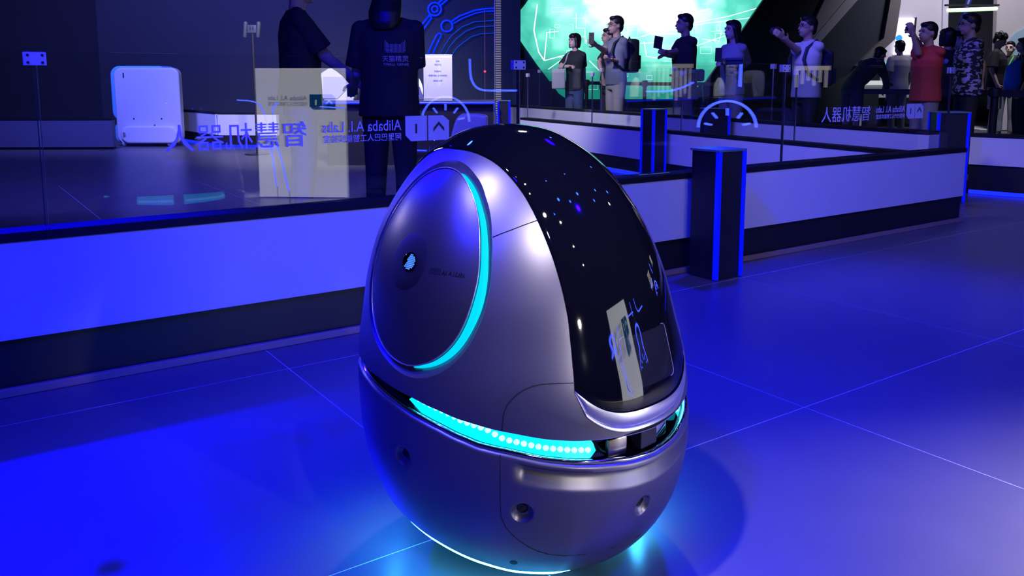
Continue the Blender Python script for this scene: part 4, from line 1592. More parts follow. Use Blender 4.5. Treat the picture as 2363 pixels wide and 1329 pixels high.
MB().box(((q0.x + q1.x) / 2 + .3, q0.y + .6, .128), 1.6, 1.3, .012, bev=.003).build('mat', mat('lit_floor_white', (.75, .75, .72), .5), lf_)  # white slab paints the brightness of a lit patch of floor


# belt barrier posts and belts
def stanchion(px, py_top, y, zf=.12, wide=.06, lab=''):
    p = aty(px, py_top, y)
    t = thing('belt_post', (p.x, y, zf), lab, 'post', 'black retractable belt posts')
    MB().tube([(p.x, y, zf + .012), (p.x, y, p.z)], wide / 2, 14).build('pole', BLACK, t, True, angle=40)
    MB().lathe((p.x, y, p.z - .09), [(wide * .72, 0), (wide * .78, .02), (wide * .78, .09), (wide * .5, .10)], UP, 18).build('belt_head', BLACK, t, True, angle=30)
    MB().lathe((p.x, y, zf), [(.16, .0005), (.16, .012), (.05, .03)], UP, 24).build('foot', BLACK, t, True, angle=40)
    return p


def belt(a, b, h, lab):
    a, b = Vector(a), Vector(b)
    d = (b - a); L = d.length; d.normalize()
    o = MB().box((a + b) / 2 - UP * .045, L - .09, .004, h, d, Vector((-d.y, d.x, 0)).normalized()).build('queue_belt', BLACK)
    tag(o, lab, 'belt', 'black belts between the posts')


s1 = stanchion(1354, 185, 13.8, lab='black belt post between the short-haired woman and the man in grey')
s2 = stanchion(1488, 187, 13.3, lab='black belt post right of the man in grey with a backpack')
s0 = Vector((aty(1262, 187, 14.2).x, 14.2, s1.z))
s3 = Vector((aty(1800, 196, 12.4).x, 12.4, s2.z))
belt(s0, s1, .055, 'black belt left of the post beside the short-haired woman')
belt(s1, s2, .055, 'black belt running behind the man in grey')
belt(s2, s3, .055, 'black belt running behind the man in the black polo shirt')
s4 = stanchion(2297, 204, 8.9, wide=.075, zf=.12, lab='thick black belt post in front of the man with black curly hair')
s5 = Vector((aty(1985, 203, 9.9).x, 9.9, s4.z))
s6 = Vector((aty(2440, 212, 8.4).x, 8.4, s4.z - .02))
belt(s5, s4, .062, 'black belt left of the thick belt post on the right')
belt(s4, s6, .075, 'black belt leaving the frame on the right')


# ------------------------------------------------------------------ people
SKIN = mat('skin_warm', (.50, .33, .25), .55, noise=.08, nscale=20)
SKINL = mat('skin_light', (.62, .45, .37), .5, noise=.06, nscale=20)
HAIR = mat('black_hair', (.012, .010, .012), .42, noise=.4, nscale=90, bump=.6)
EYEM = mat('eye_dark', (.02, .015, .015), .25)
LIPM = mat('lip_tone', (.38, .18, .16), .5)


def cloth(name, col, rough=.85, noise=.12, nscale=8):
    return mat(name, col, rough, noise=noise, nscale=nscale, bump=.25)


def voxelise(mb, voxel, smooth=4, fac=.6, keep=None):
    me = bpy.data.meshes.new('tmp')
    me.from_pydata([tuple(v) for v in mb.v], [], mb.f)
    bm = bmesh.new(); bm.from_mesh(me)
    bmesh.ops.recalc_face_normals(bm, faces=bm.faces)
    bm.to_mesh(me); bm.free()
    o = bpy.data.objects.new('tmp', me)
    COL.objects.link(o)
    r = o.modifiers.new('r', 'REMESH'); r.mode = 'VOXEL'; r.voxel_size = voxel
    s = o.modifiers.new('s', 'SMOOTH'); s.factor = fac; s.iterations = smooth
    dg = bpy.context.evaluated_depsgraph_get()
    out = bpy.data.meshes.new_from_object(o.evaluated_get(dg))
    bpy.data.objects.remove(o); bpy.data.meshes.remove(me)
    return out


def vbuild(mb, voxel, name, m, parent, smooth=4, fac=.6):
    me = voxelise(mb, voxel, smooth, fac)
    me.name = name
    me.materials.clear(); me.materials.append(m)
    me.polygons.foreach_set('use_smooth', [True] * len(me.polygons))
    return put(bpy.data.objects.new(name, me), parent)


def hand(mb, w, d, nrm_, side_, k, curl=.6, fr=.0085):
    """w wrist, d hand direction, nrm_ palm normal (fingers curl towards it), side_ unit vector towards the thumb"""
    d = d.normalized(); nrm_ = (nrm_ - d * nrm_.dot(d)).normalized()
    t = d.cross(nrm_)
    if t.dot(side_) < 0: t = -t
    kk_ = w + d * .085 * k
    for s_ in (-.026, -.009, .009, .026):
        mb.capsule(w + t * s_ * .6 * k + d * .01 * k, kk_ + t * s_ * k, .016 * k, .0125 * k, 8)
    for s_, L in ((.030, .070), (.010, .080), (-.010, .074), (-.029, .058)):
        b0 = kk_ + t * s_ * k
        a1, a2, a3 = curl * .55, curl * 1.35, curl * 2.0
        p = b0
        for an, fr_ in ((a1, .45), (a2, .31), (a3, .24)):
            q = p + (d * math.cos(an) + nrm_ * math.sin(an)) * L * fr_ * k
            mb.capsule(p, q, fr * k, fr * .93 * k, 8)
            p = q
    tb_ = w + d * .025 * k + t * .026 * k
    t1 = tb_ + (t * .75 + d * .6 + nrm_ * .25).normalized() * .040 * k
    t2 = t1 + (t * .25 + d * .85 + nrm_ * .45).normalized() * .030 * k
    mb.capsule(tb_, t1, .0135 * k, .0105 * k, 8)
    mb.capsule(t1, t2, .0105 * k, .009 * k, 8)


def reach(a, tgt, L):
    v = tgt - a
    return a + v.normalized() * L


def person(name_label, px, top, Y, face, shirt, pants, zf=.12, hair='short', female=False, armR=None, armL=None, sleeve='short',
           head=(0, 0), lean=0, voxel=.0105, skin=SKIN, glasses=False, shorts=False, palmR=None, palmL=None, curlR=.7, curlL=.6,
           shirt_name='shirt', stature=None, loose=0.0, shoe=None, hem=.86, group=None, legs=True):
    """px,top: sight line of the crown of the head; face: world heading (x, y); arms: ((px,py,dy) elbow, (px,py,dy) wrist) sight lines"""
    p = aty(px, top, Y)
    st_ = stature or (p.z - zf)
    k = st_ / 1.75
    g = Vector((face[0], face[1], 0)).normalized()      # forward
    r = Vector((g.y, -g.x, 0))                          # person's right
    base = Vector((p.x, Y, zf))
    ln = math.radians(lean)
    base = base - g * math.sin(ln) * .75 * k
    if lean and stature is None:
        k = k / (1 - (1 - math.cos(ln)) * .48)
    sw = .90 if female else 1.0

    def Lc(x, y, z):
        """local x right, y forward, z up -> world, with the upper body leaning about the hips"""
        if z > .92:
            h = z - .92
            y, z = y * math.cos(ln) + h * math.sin(ln), .92 + h * math.cos(ln) - y * math.sin(ln)
        return base + (r * x + g * y + UP * z) * k
    ax_, ay_ = r, g
    ayl = (g * math.cos(ln) - UP * math.sin(ln))
    t = thing('person', base, name_label, 'person', group)
    # ---- skeleton points
    sh = {+1: Lc(.178 * sw, -.01, 1.42), -1: Lc(-.178 * sw, -.01, 1.42)}
    ar = {}
    for sd, spec in ((+1, armR), (-1, armL)):
        if spec is None:
            el, wr_ = Lc(sd * .235 * sw, -.03, 1.145), Lc(sd * .235 * sw, .07, .905)
        else:
            e, w_ = spec
            te = aty(e[0], e[1], Y + e[2]); tw = aty(w_[0], w_[1], Y + w_[2])
            el = reach(sh[sd], te, .285 * k)
            wr_ = reach(el, tw, .25 * k)
        ar[sd] = (el, wr_)
    # ---- body
    b = MB()
    b.loft([(Lc(0, .0, .83), .10 * k, .08 * k, ax_, ay_), (Lc(0, -.005, .90), .158 * k, .105 * k, ax_, ay_), (Lc(0, 0, .98), .155 * k, .105 * k, ax_, ay_), (Lc(0, .005, 1.08), .135 * sw * k, .098 * k, ax_, ayl), (Lc(0, .01, 1.20), .150 * sw * k, .105 * k, ax_, ayl),
            (Lc(0, .005, 1.31), .168 * sw * k, .108 * k, ax_, ayl), (Lc(0, -.005, 1.40), .165 * sw * k, .085 * k, ax_, ayl), (Lc(0, -.01, 1.45), .095 * k, .062 * k, ax_, ayl), (Lc(0, -.008, 1.48), .055 * k, .05 * k, ax_, ayl)])
    hc = Lc(0, .022, 1.635)
    yaw, pit = math.radians(head[0]), math.radians(head[1])
    hq = Quaternion(UP, yaw)
    hf = hq @ g; hr = hq @ r
    hq2 = Quaternion(hr, -pit - ln * .5)
    hf = hq2 @ hf; hu = hq2 @ UP

    def H(x, y, z): return hc + (hr * x + hf * y + hu * z) * k
    R3 = Matrix((hr, hf, hu)).transposed()
    b.capsule(Lc(0, -.012, 1.43), H(0, -.015, -.06), .055 * k * sw, .052 * k * sw, 12)
    b.ell(H(0, -.01, .018), (.074 * k, .094 * k, .097 * k), 16, 12, R3)
    b.ell(H(0, .022, -.045), (.058 * k, .068 * k, .068 * k), 14, 10, R3)
    b.ell(H(0, .060, -.088), (.026 * k, .024 * k, .020 * k), 10, 8, R3)
    b.capsule(H(0, .086, .010), H(0, .104, -.026), .009 * k, .014 * k, 8)
    b.ell(H(0, .088, -.055), (.023 * k, .012 * k, .010 * k), 10, 8, R3)
    for s_ in (-1, 1):
        b.ell(H(s_ * .076, -.010, -.012), (.010 * k, .020 * k, .032 * k), 8, 8, R3)
        b.ell(H(s_ * .032, .074, .024), (.024 * k, .014 * k, .009 * k), 8, 6, R3)
    for sd in (1, -1):
        el, wr_ = ar[sd]
        b.capsule(Lc(sd * .045, -.012, 1.455), Lc(sd * .165 * sw, -.01, 1.425), .042 * k, .043 * k, 12)
        b.capsule(sh[sd], el, .052 * k * sw, .040 * k * sw, 12)
        b.capsule(el, wr_, .041 * k * sw, .027 * k * sw, 12)
        dd_ = (wr_ - el).normalized()
        pn_ = palmR if sd > 0 else palmL
        if pn_ is None: pn_ = -r * sd if abs(dd_.z) > .5 else -UP
        th_ = g if abs(dd_.dot(g)) < .8 else UP
        hand(b, wr_, dd_, Vector(pn_), th_ + UP * .3, k * (.95 if female else 1.03), curlR if sd > 0 else curlL)
        hip, kn, an = Lc(sd * .088, 0, .90), Lc(sd * .098, .012, .49), Lc(sd * .102, -.02, .085)
        b.capsule(hip, kn, .083 * k, .055 * k, 14)
        b.capsule(kn, an, .054 * k, .036 * k, 12)
        b.capsule(Lc(sd * .102, -.04, .045), Lc(sd * .125, .14, .032), .036 * k, .028 * k, 10)
    vbuild(b, voxel * .8, 'body', skin, t, 3, .5)
    # ---- face details
    for s_ in (-1, 1):
        MB().ell(H(s_ * .031, .0865, .012), (.011 * k, .006 * k, .0048 * k), 8, 6, R3).build('eye', EYEM, t, True)
        MB().capsule(H(s_ * .018, .090, .030), H(s_ * .046, .082, .031), .0035 * k, .003 * k, 6).build('eyebrow', HAIR, t, True)
    MB().ell(H(0, .099, -.056), (.019 * k, .006 * k, .0055 * k), 8, 6, R3).build('mouth', LIPM, t, True)
    # ---- hair
    h = MB()
    if hair != 'bald':
        h.ell(H(0, -.024, .040), (.083 * k, .099 * k, .092 * k), 18, 12, R3)
        h.ell(H(0, .030, .092), (.062 * k, .056 * k, .030 * k), 14, 10, R3)
        h.ell(H(0, -.062, -.02), (.068 * k, .050 * k, .072 * k), 14, 10, R3)
    if hair == 'curly':
        for i in range(26):
            a = random.uniform(0, 2 * PI); e = random.uniform(.15, 1.3)
            h.ell(H(.080 * math.cos(a) * math.cos(e), -.02 + .094 * math.sin(a) * math.cos(e), .045 + .088 * math.sin(e)), (.024 * k,) * 3, 8, 6)
    if hair == 'bob':
        for s_ in (-1, 1):
            h.capsule(H(s_ * .068, .02, .03), H(s_ * .078, .012, -.085), .030 * k, .026 * k, 10)
        h.loft([(H(0, -.04, .05), .088 * k, .075 * k, hr, hf), (H(0, -.04, -.03), .092 * k, .066 * k, hr, hf), (H(0, -.035, -.10), .084 * k, .058 * k, hr, hf)], 16)
        h.ell(H(0, .060, .070), (.066 * k, .034 * k, .036 * k), 12, 8, R3)
    if hair == 'long':
        h.loft([(H(0, -.03, .06), .086 * k, .078 * k, hr, hf), (H(0, -.04, -.04), .092 * k, .066 * k, hr, hf), (Lc(0, -.085, 1.50), .095 * k, .060 * k, r, g), (Lc(0, -.115, 1.38), .100 * k, .040 * k, r, ayl), (Lc(0, -.125, 1.22), .085 * k, .032 * k, r, ayl), (Lc(0, -.12, 1.12), .05 * k, .02 * k, r, ayl)], 18)
        for s_ in (-1, 1):
            h.capsule(H(s_ * .066, .015, .02), Lc(s_ * .085, -.01, 1.44), .026 * k, .028 * k, 10)
            h.capsule(Lc(s_ * .085, -.01, 1.44), Lc(s_ * .085, .085, 1.27), .026 * k, .018 * k, 10)
    if hair == 'longback':
        h.loft([(H(0, -.03, .06), .088 * k, .078 * k, hr, hf), (H(0, -.04, -.04), .098 * k, .070 * k, hr, hf), (Lc(0, -.07, 1.52), .108 * k, .066 * k, r, g), (Lc(0, -.098, 1.45), .098 * k, .050 * k, r, g), (Lc(0, -.11, 1.41), .07 * k, .03 * k, r, g)], 18)
    if h.v:
        vbuild(h, voxel * .9, 'hair', HAIR, t, 3, .5)
    if glasses:
        gm = MB()
        for s_ in (-1, 1):
            gm.tube([H(s_ * .032 + .020 * math.cos(2 * PI * q / 14), .100, .010 + .015 * math.sin(2 * PI * q / 14)) for q in range(14)], .0022 * k, 5, closed=True)
            gm.tube([H(s_ * .052, .098, .014), H(s_ * .078, .07, .014), H(s_ * .080, -.01, .010)], .0020 * k, 5)
        gm.tube([H(-.012, .101, .014), H(.012, .101, .014)], .002 * k, 5)
        gm.build('glasses', EYEM, t, True)
    # ---- top
    lo = .016 + loose
    c = MB()
    c.loft([(Lc(0, 0, hem), (.168 + lo) * k, (.118 + lo) * k, ax_, ay_), (Lc(0, 0, .94), (.164 + lo) * k, (.116 + lo) * k, ax_, ay_), (Lc(0, .005, 1.08), (.150 * sw + lo) * k, (.105 + lo) * k, ax_, ayl), (Lc(0, .01, 1.22), (.160 * sw + lo) * k, (.110 + lo) * k, ax_, ayl),
            (Lc(0, .005, 1.32), (.176 * sw + lo) * k, (.112 + lo * .8) * k, ax_, ayl), (Lc(0, -.005, 1.41), (.175 * sw + lo * .6) * k, (.088 + lo * .7) * k, ax_, ayl), (Lc(0, -.01, 1.462), (.105) * k, (.070) * k, ax_, ayl), (Lc(0, -.008, 1.482), .072 * k, .062 * k, ax_, ayl)], 24)
    for sd in (1, -1):
        el, wr_ = ar[sd]
        if sleeve == 'short':
            e = sh[sd].lerp(el, .78 + loose * 4)
            c.capsule(Lc(sd * .055, -.012, 1.450), Lc(sd * .168 * sw, -.01, 1.415), .052 * k, .056 * k, 12)
            c.capsule(sh[sd] - UP * .004, sh[sd].lerp(el, .3), (.058 + loose * .15) * k * sw, (.060 + loose * .5) * k * sw, 14)
            c.tube([sh[sd].lerp(el, .08), sh[sd].lerp(el, .5), e], [(.056 + loose * .3) * k * sw, (.062 + loose * .7) * k * sw, (.066 + loose * 1.1) * k * sw], 14)
        else:
            c.capsule(Lc(sd * .055, -.012, 1.450), Lc(sd * .168 * sw, -.01, 1.415), .050 * k, .054 * k, 12)
            c.capsule(sh[sd], el, (.058 + loose) * k * sw, (.054 + loose) * k * sw, 14)
            c.capsule(el, el.lerp(wr_, .92), (.054 + loose) * k * sw, (.040 + loose) * k * sw, 14)
    top_o = vbuild(c, voxel, shirt_name, shirt, t, 3, .5)
    # ---- bottoms
    c = MB()
    c.loft([(Lc(0, 0, 1.00), .158 * k, .112 * k, ax_, ay_), (Lc(0, 0, .90), .172 * k, .122 * k, ax_, ay_), (Lc(0, 0, .80), .150 * k, .108 * k, ax_, ay_)], 20)
    for sd in (1, -1):
        hip, kn, an = Lc(sd * .088, 0, .90), Lc(sd * .100, .012, .49), Lc(sd * .104, -.02, .07)
        if shorts:
            c.tube([hip, Lc(sd * .096, .01, .60), Lc(sd * .10, .01, .50)], [.095 * k, .088 * k, .090 * k], 16)
        else:
            c.tube([hip, Lc(sd * .094, .01, .68), kn, Lc(sd * .102, -.01, .28), an], [.096 * k, .083 * k, .071 * k, .062 * k, .062 * k], 16)
    vbuild(c, voxel, 'shorts' if shorts else 'trousers', pants, t, 3, .5)
    for sd in (1, -1):
        s_ = MB()
        s_.capsule(Lc(sd * .102, -.045, .052), Lc(sd * .112, .05, .050), .046 * k, .042 * k, 12)
        s_.capsule(Lc(sd * .112, .05, .046), Lc(sd * .126, .150, .034), .043 * k, .033 * k, 12)
        s_.loft([(Lc(sd * .112, .05, .0015), .048 * k, .145 * k, ax_, ay_), (Lc(sd * .112, .05, .022), .050 * k, .147 * k, ax_, ay_)], 16)
        me = voxelise(s_, .012, 3, .5)
        z0_ = min(v.co.z for v in me.vertices)
        for v in me.vertices: v.co.z += zf + .001 - z0_
        me.materials.clear(); me.materials.append(shoe or DPLAST)
        me.polygons.foreach_set('use_smooth', [True] * len(me.polygons))
        me.name = 'shoe'
        put(bpy.data.objects.new('shoe', me), t)
    return dict(t=t, k=k, Lc=Lc, H=H, ar=ar, g=g, r=r, sh=sh, top=top_o, hf=hf)


def stick_on(obj_, vs, o, ax, ay, d, lift=.003):
    """project flat lettering points onto the surface of obj_ along d"""
    me = obj_.data
    bvh = BVHTree.FromPolygons([obj_.matrix_world @ v.co if obj_.parent is None else v.co for v in me.vertices], [tuple(p.vertices) for p in me.polygons])
    out = []
    for v in vs:
        p = o + ax * v.x + ay * v.y
        hit = bvh.ray_cast(p - d * .6, d)
        q = hit[0] if hit[0] else p
        out.append(q - d * (lift + v.z))
    return out


def phone(p, wdir, up, lab, w=.075, h=.15, m=None):
    """held phone as its own thing; wdir = width direction, up = long direction"""
    t = thing('phone', p, lab, 'phone')
    wdir = Vector(wdir).normalized(); up = Vector(up); up = (up - wdir * up.dot(wdir)).normalized()
    n = wdir.cross(up)
    MB().box(p, w, .009, h, wdir, n, up, bev=.003).build('case', m or DPLAST, t)
    MB().box(p - n * .0052, w * .9, .0008, h * .92, wdir, n, up).build('screen', mat('phone_screen', (.02, .03, .06), .1, emit=(.3, .5, .8), estr=.05), t)
    MB().box(p + n * .0052 + up * h * .38 + wdir * w * .28, .018, .0012, .018, wdir, n, up).build('camera_bump', DPLAST, t)
    return t


def backpack(P, lab, m, size=(.30, .16, .44), z=1.22):
    k, Lc, g, r = P['k'], P['Lc'], P['g'], P['r']
    c = Lc(0, -.19, z)
    t = thing('backpack', c, lab, 'backpack')
    MB().box(c, size[0] * k, size[1] * k, size[2] * k, r, g, UP, bev=.045).build('main_bag', m, t, True)
    MB().box(c - g * (.095 * k) - UP * .08 * k, size[0] * .75 * k, .05 * k, size[2] * .42 * k, r, g, UP, bev=.018).build('front_pocket', m, t, True)
    for s_ in (-1, 1):
        pts = [Lc(s_ * .10, -.12, 1.38), Lc(s_ * .12, -.02, 1.485), Lc(s_ * .125, .10, 1.40), Lc(s_ * .13, .142, 1.28), Lc(s_ * .16, .11, 1.14), Lc(s_ * .17, 0, 1.06), Lc(s_ * .12, -.12, 1.05)]
        MB().tube(pts, [.018 * k] * 7, 8).build('strap', m, t, True)
    MB().tube([c + UP * .2 * k - r * .04, c + UP * .25 * k, c + UP * .2 * k + r * .04], .009, 6).build('grab_loop', m, t, True)
    return t


def c_y(px, extra=.45):
    """depth just behind barrier C on this sight line"""
    v = ray(px, 185)
    s = v.x / v.y
    a, b_ = C0, C1
    q = (a.x - s * a.y) / ((a.x - b_.x) - s * (a.y - b_.y))
    return a.y + (b_.y - a.y) * q + extra


BLK = cloth('black_cotton', (.016, .016, .022))
BLK2 = cloth('black_jersey', (.022, .022, .028))
NAVYC = cloth('navy_cotton', (.022, .024, .040))
GREYT = cloth('grey_blue_cotton', (.17, .19, .25))
WHT_C = cloth('white_cotton', (.62, .60, .62))
LGREY = cloth('light_grey_knit', (.42, .41, .44))
REDC = cloth('red_cotton', (.55, .045, .035))
JEANS = cloth('blue_denim', (.07, .11, .22))
GJEANS = cloth('grey_denim', (.22, .23, .26))
BEIGEC = cloth('beige_twill', (.42, .37, .31))
KHAKI = cloth('khaki_twill', (.30, .27, .22))
DTROU = cloth('dark_trousers', (.02, .02, .026))
WSHOE = mat('white_shoe', (.7, .7, .7), .5)
BAGB = cloth('black_nylon', (.012, .013, .016), .6)

# --- two staff inside the enclosure
Pm = person('staff man in dark T-shirt with clasped hands, head cut by the top edge', 684, -42, 5.95, (.93, .36), NAVYC, BEIGEC, zf=.0, stature=1.87, voxel=.008, skin=SKINL, hair='short',
            armR=((738, 112, -.12), (806, 172, -.05)), armL=((742, 118, .16), (806, 178, .03)), palmR=(.0, .8, -.3), palmL=(0, -.8, -.3), curlR=1.1, curlL=1.0, loose=.012)
Pw = person('staff woman with long black hair seen from behind, black T-shirt with white print', 893, -52, 5.5, (.10, 1.0), BLK, DTROU, zf=.0, stature=1.76, female=False, voxel=.008, skin=SKINL, hair='longback',
            armR=((952, 165, .05), (960, 225, .30)), armL=((826, 165, .05), (815, 200, .34)), loose=.018)
# print on her back
P0_ = aty(905, 150, 5.2)
dirp = Vector((.1, 1, 0)).normalized()
axp = Vector((1, -.1, 0)).normalized()
PR = mat('shirt_print_white', (.60, .60, .66), .7)


def back_text(s_, cx_, cy_, wpx, hpx, bold=0.0):
    sc = 5.3 / FPX
    vs, fs = textmesh(s_, .05, .0006, bold=bold, width=wpx * sc)
    hm = max(v.y for v in vs)
    for v in vs:
        v.y *= hpx * sc / hm; v.x -= wpx * sc / 2
    o = aty(cx_, cy_, 5.3)
    out = stick_on(Pw['top'], vs, o, axp, UP, dirp)
    mk('print', out, fs, PR, Pw['top'])


back_text('天猫精灵', 906, 142, 57, 14)
back_text('TMALL GENIE', 907, 151, 56, 6)
dots = MB()
sc = 5.3 / FPX
o = aty(905, 106, 5.3)
for i in range(16):
    for j in range(10):
        x = (i - 7.5) * 2.9; y = (j - 4.5) * 2.9
        ear_ = min(abs(i - 0), abs(i - 15))
        tp = 9 if ear_ == 0 else 8 if ear_ == 1 else 7 if ear_ == 2 else 6 - (0 if 4 < i < 11 else 0)
        if j > tp or (j == 0 and ear_ == 0): continue
        rr_ = .95
        dots.prism([(x * sc + rr_ * sc * math.cos(PI / 3 * q), y * sc + rr_ * sc * math.sin(PI / 3 * q)) for q in range(6)], Vector((0, 0, 0)), Vector((1, 0, 0)), Vector((0, 1, 0)), .0006)
out = stick_on(Pw['top'], dots.v, o, axp, UP, dirp)
tag(mk('print_dots', out, dots.f, PR, Pw['top']), kind='stuff')
# remote or phone in the man's hands
hw = Pm['ar'][1][1]
phone(hw + Vector((.05, -.02, -.10)), (.5, -.8, 0), (.1, 0, 1), 'small black handset held in the clasped hands of the staff man', w=.05, h=.12)

# --- visitors behind barrier C
y3 = c_y(1328)
P3 = person('short-haired woman in black T-shirt with a white shoulder bag strap', 1328, 78, y3, (-.75, -.66), BLK, JEANS, hair='bob', female=True, skin=SKINL,
            armR=((1290, 158, -.05), (1318, 152, -.28)), armL=((1347, 165, .1), (1349, 198, .05)), head=(-6, -4))
tb_ = thing('tote_bag', aty(1290, 180, y3 - .12), 'pale canvas tote bag hanging from the short-haired woman\'s shoulder', 'bag')
c = aty(1289, 182, y3 - .16)
MB().box(c, .20, .07, .30, bev=.02).build('bag_body', cloth('canvas_pale', (.45, .45, .42)), tb_, True)
MB().tube([c + UP * .15 + Vector((.04, 0, 0)), aty(1300, 150, y3 - .19), P3['Lc'](.09, .13, 1.30), P3['Lc'](.10, .07, 1.43), P3['Lc'](.11, -.01, 1.485), P3['Lc'](.12, -.10, 1.42)], .012, 8).build('strap', MATS['canvas_pale'], tb_, True)

y5 = c_y(1405, .95)
P5 = person('dark-haired person in black half hidden behind the man in the grey T-shirt', 1407, 66, y5, (-.9, -.3), BLK2, DTROU, female=True,
            armR=((1379, 150, -.1), (1392, 185, -.12)), armL=((1440, 160, .2), (1430, 190, .1)), hair='short')
y4 = c_y(1424, .45)
P4 = person('tall man in grey-blue T-shirt and glasses raising a phone, black backpack', 1424, 38, y4, (-.93, -.37), GREYT, BEIGEC, glasses=True, skin=SKIN,
            armR=((1379, 134, -.30), (1366, 98, -.38)), armL=((1440, 142, -.05), (1396, 136, -.34)), palmR=(.2, .9, 0), palmL=(0, .3, 1), curlR=.9)
phone(aty(1365, 88, y4 - .42), (.85, -.5, 0), (0, 0, 1), 'black phone held upright by the man in grey-blue')
backpack(P4, 'black backpack on the man in the grey-blue T-shirt', BAGB, z=1.24)

y6 = c_y(1582, .5)
P6 = person('man in black polo shirt lifting a black phone with one hand', 1583, 33, y6, (-.97, -.24), BLK2, KHAKI, skin=SKIN,
            armR=((1556, 138, -.28), (1531, 121, -.36)), armL=((1570, 142, .12), (1540, 128, -.1)), palmR=(.3, .9, .2), curlR=.9, hair='short', loose=.012)
phone(aty(1519, 98, y6 - .38), (.80, -.55, -.22), (-.35, 0, 1), 'black phone in folding case held by the man in the black polo shirt', w=.11, h=.15)
wb_ = thing('waist_bag', P6['Lc'](-.02, -.16, 1.02), 'small black waist bag on the back of the man in the black polo shirt', 'bag')
MB().box(P6['Lc'](-.02, -.17, 1.02), .22, .09, .15, P6['r'], P6['g'], UP, bev=.03).build('bag_body', BAGB, wb_, True)
MB().tube([P6['Lc'](.17, -.10, 1.05), P6['Lc'](.195, 0, 1.03), P6['Lc'](.15, .12, 1.02), P6['Lc'](0, .15, 1.01), P6['Lc'](-.15, .12, 1.02), P6['Lc'](-.195, 0, 1.03), P6['Lc'](-.17, -.1, 1.05)], .014, 8).build('strap', BAGB, wb_, True)

y7 = c_y(1694, .5)
P7 = person('long-haired woman in pale grey cardigan looking left with a phone', 1694, 48, y7, (-.90, -.42), LGREY, cloth('pale_trousers', (.40, .38, .38)), female=True, hair='long', skin=SKINL, sleeve='long', shirt_name='cardigan',
            armR=((1680, 158, -.18), (1660, 143, -.34)), armL=((1728, 150, .12), (1702, 160, -.15)), loose=.004)
phone(aty(1658, 126, y7 - .36), (.85, -.5, 0), (.1, 0, 1), 'dark phone held low by the long-haired woman')
cb = thing('clutch_bag', aty(1694, 140, y7 - .24), 'dark blue flat bag held against the chest of the long-haired woman', 'bag')
MB().box(aty(1694, 141, y7 - .26), .19, .035, .075, Vector((.92, -.38, 0)), Vector((.38, .92, 0)), UP, bev=.01).build('bag_body', cloth('dark_blue_leather', (.02, .04, .16), .5), cb, True)
MB().box(aty(1694, 137, y7 - .29), .17, .012, .02, Vector((.92, -.38, 0)), Vector((.38, .92, 0)), UP, bev=.003).build('flap', MATS['dark_blue_leather'], cb)

y8 = c_y(1868, .5)
P8 = person('man in white polo shirt and glasses photographing with raised hands', 1868, 38, y8, (-.96, -.28), WHT_C, DTROU, glasses=True, skin=SKIN,
            armR=((1834, 120, -.28), (1803, 84, -.20)), armL=((1846, 128, .18), (1806, 88, .02)), palmR=(.1, .8, 0), palmL=(.1, -.8, 0), curlR=.9, curlL=.9, loose=.010, head=(0, -3))
cmx = thing('compact_camera', aty(1791, 71, y8 - .12), 'dark compact camera in the raised hands of the man in white', 'camera')
cc = aty(1790, 71, y8 - .10)
MB().box(cc, .13, .035, .075, Vector((.28, -.96, 0)), Vector((.96, .28, 0)), UP, bev=.008).build('camera_body', DPLAST, cmx)
MB().lathe(cc, [(.028, 0), (.028, -.05), (.022, -.055), (.001, -.05)], Vector((.96, .28, 0)), 20).build('lens', DPLAST, cmx, True, angle=40)
backpack(P8, 'dark blue backpack behind the man in white', cloth('blue_nylon', (.02, .03, .09), .6), size=(.28, .13, .40), z=1.18)

# --- visitors on the right
P11 = person('man in red T-shirt photographing, arms raised to his face', 2146, 52, 8.55, (-.97, -.22), REDC, KHAKI, skin=SKIN, hair='short',
             armR=((2120, 122, -.26), (2108, 82, -.14)), armL=((2122, 126, .20), (2110, 84, .06)), palmR=(0, .8, .2), palmL=(0, -.8, .2), curlR=1.0, curlL=1.0, loose=.016)
phone(aty(2100, 68, 8.50), (.3, -1, 0), (.1, 0, 1), 'small dark phone between the raised hands of the man in red', w=.13, h=.07)
P12 = person('dark-haired person in black T-shirt with a small white and blue emblem', 2190, 66, 9.5, (-.25, .96), BLK2, DTROU, hair='bob', female=True)
em_ = aty(2192, 141, 9.3)
v2 = [Vector((.030 * math.cos(2 * PI * i / 16), .030 * math.sin(2 * PI * i / 16), .0006)) for i in range(16)] + [Vector((.012 + .022 * math.cos(2 * PI * i / 16), .006 + .022 * math.sin(2 * PI * i / 16), .0016)) for i in range(16)]
ot = stick_on(P12['top'], v2, em_, Vector((1, 0, 0)), UP, Vector((0, 1, 0)))
mk('print', ot[:16], [tuple(range(16))], mat('emblem_blue', (.05, .12, .6), .6), P12['top'])
mk('print', ot[16:], [tuple(range(16))], mat('emblem_white', (.6, .6, .7), .6), P12['top'])

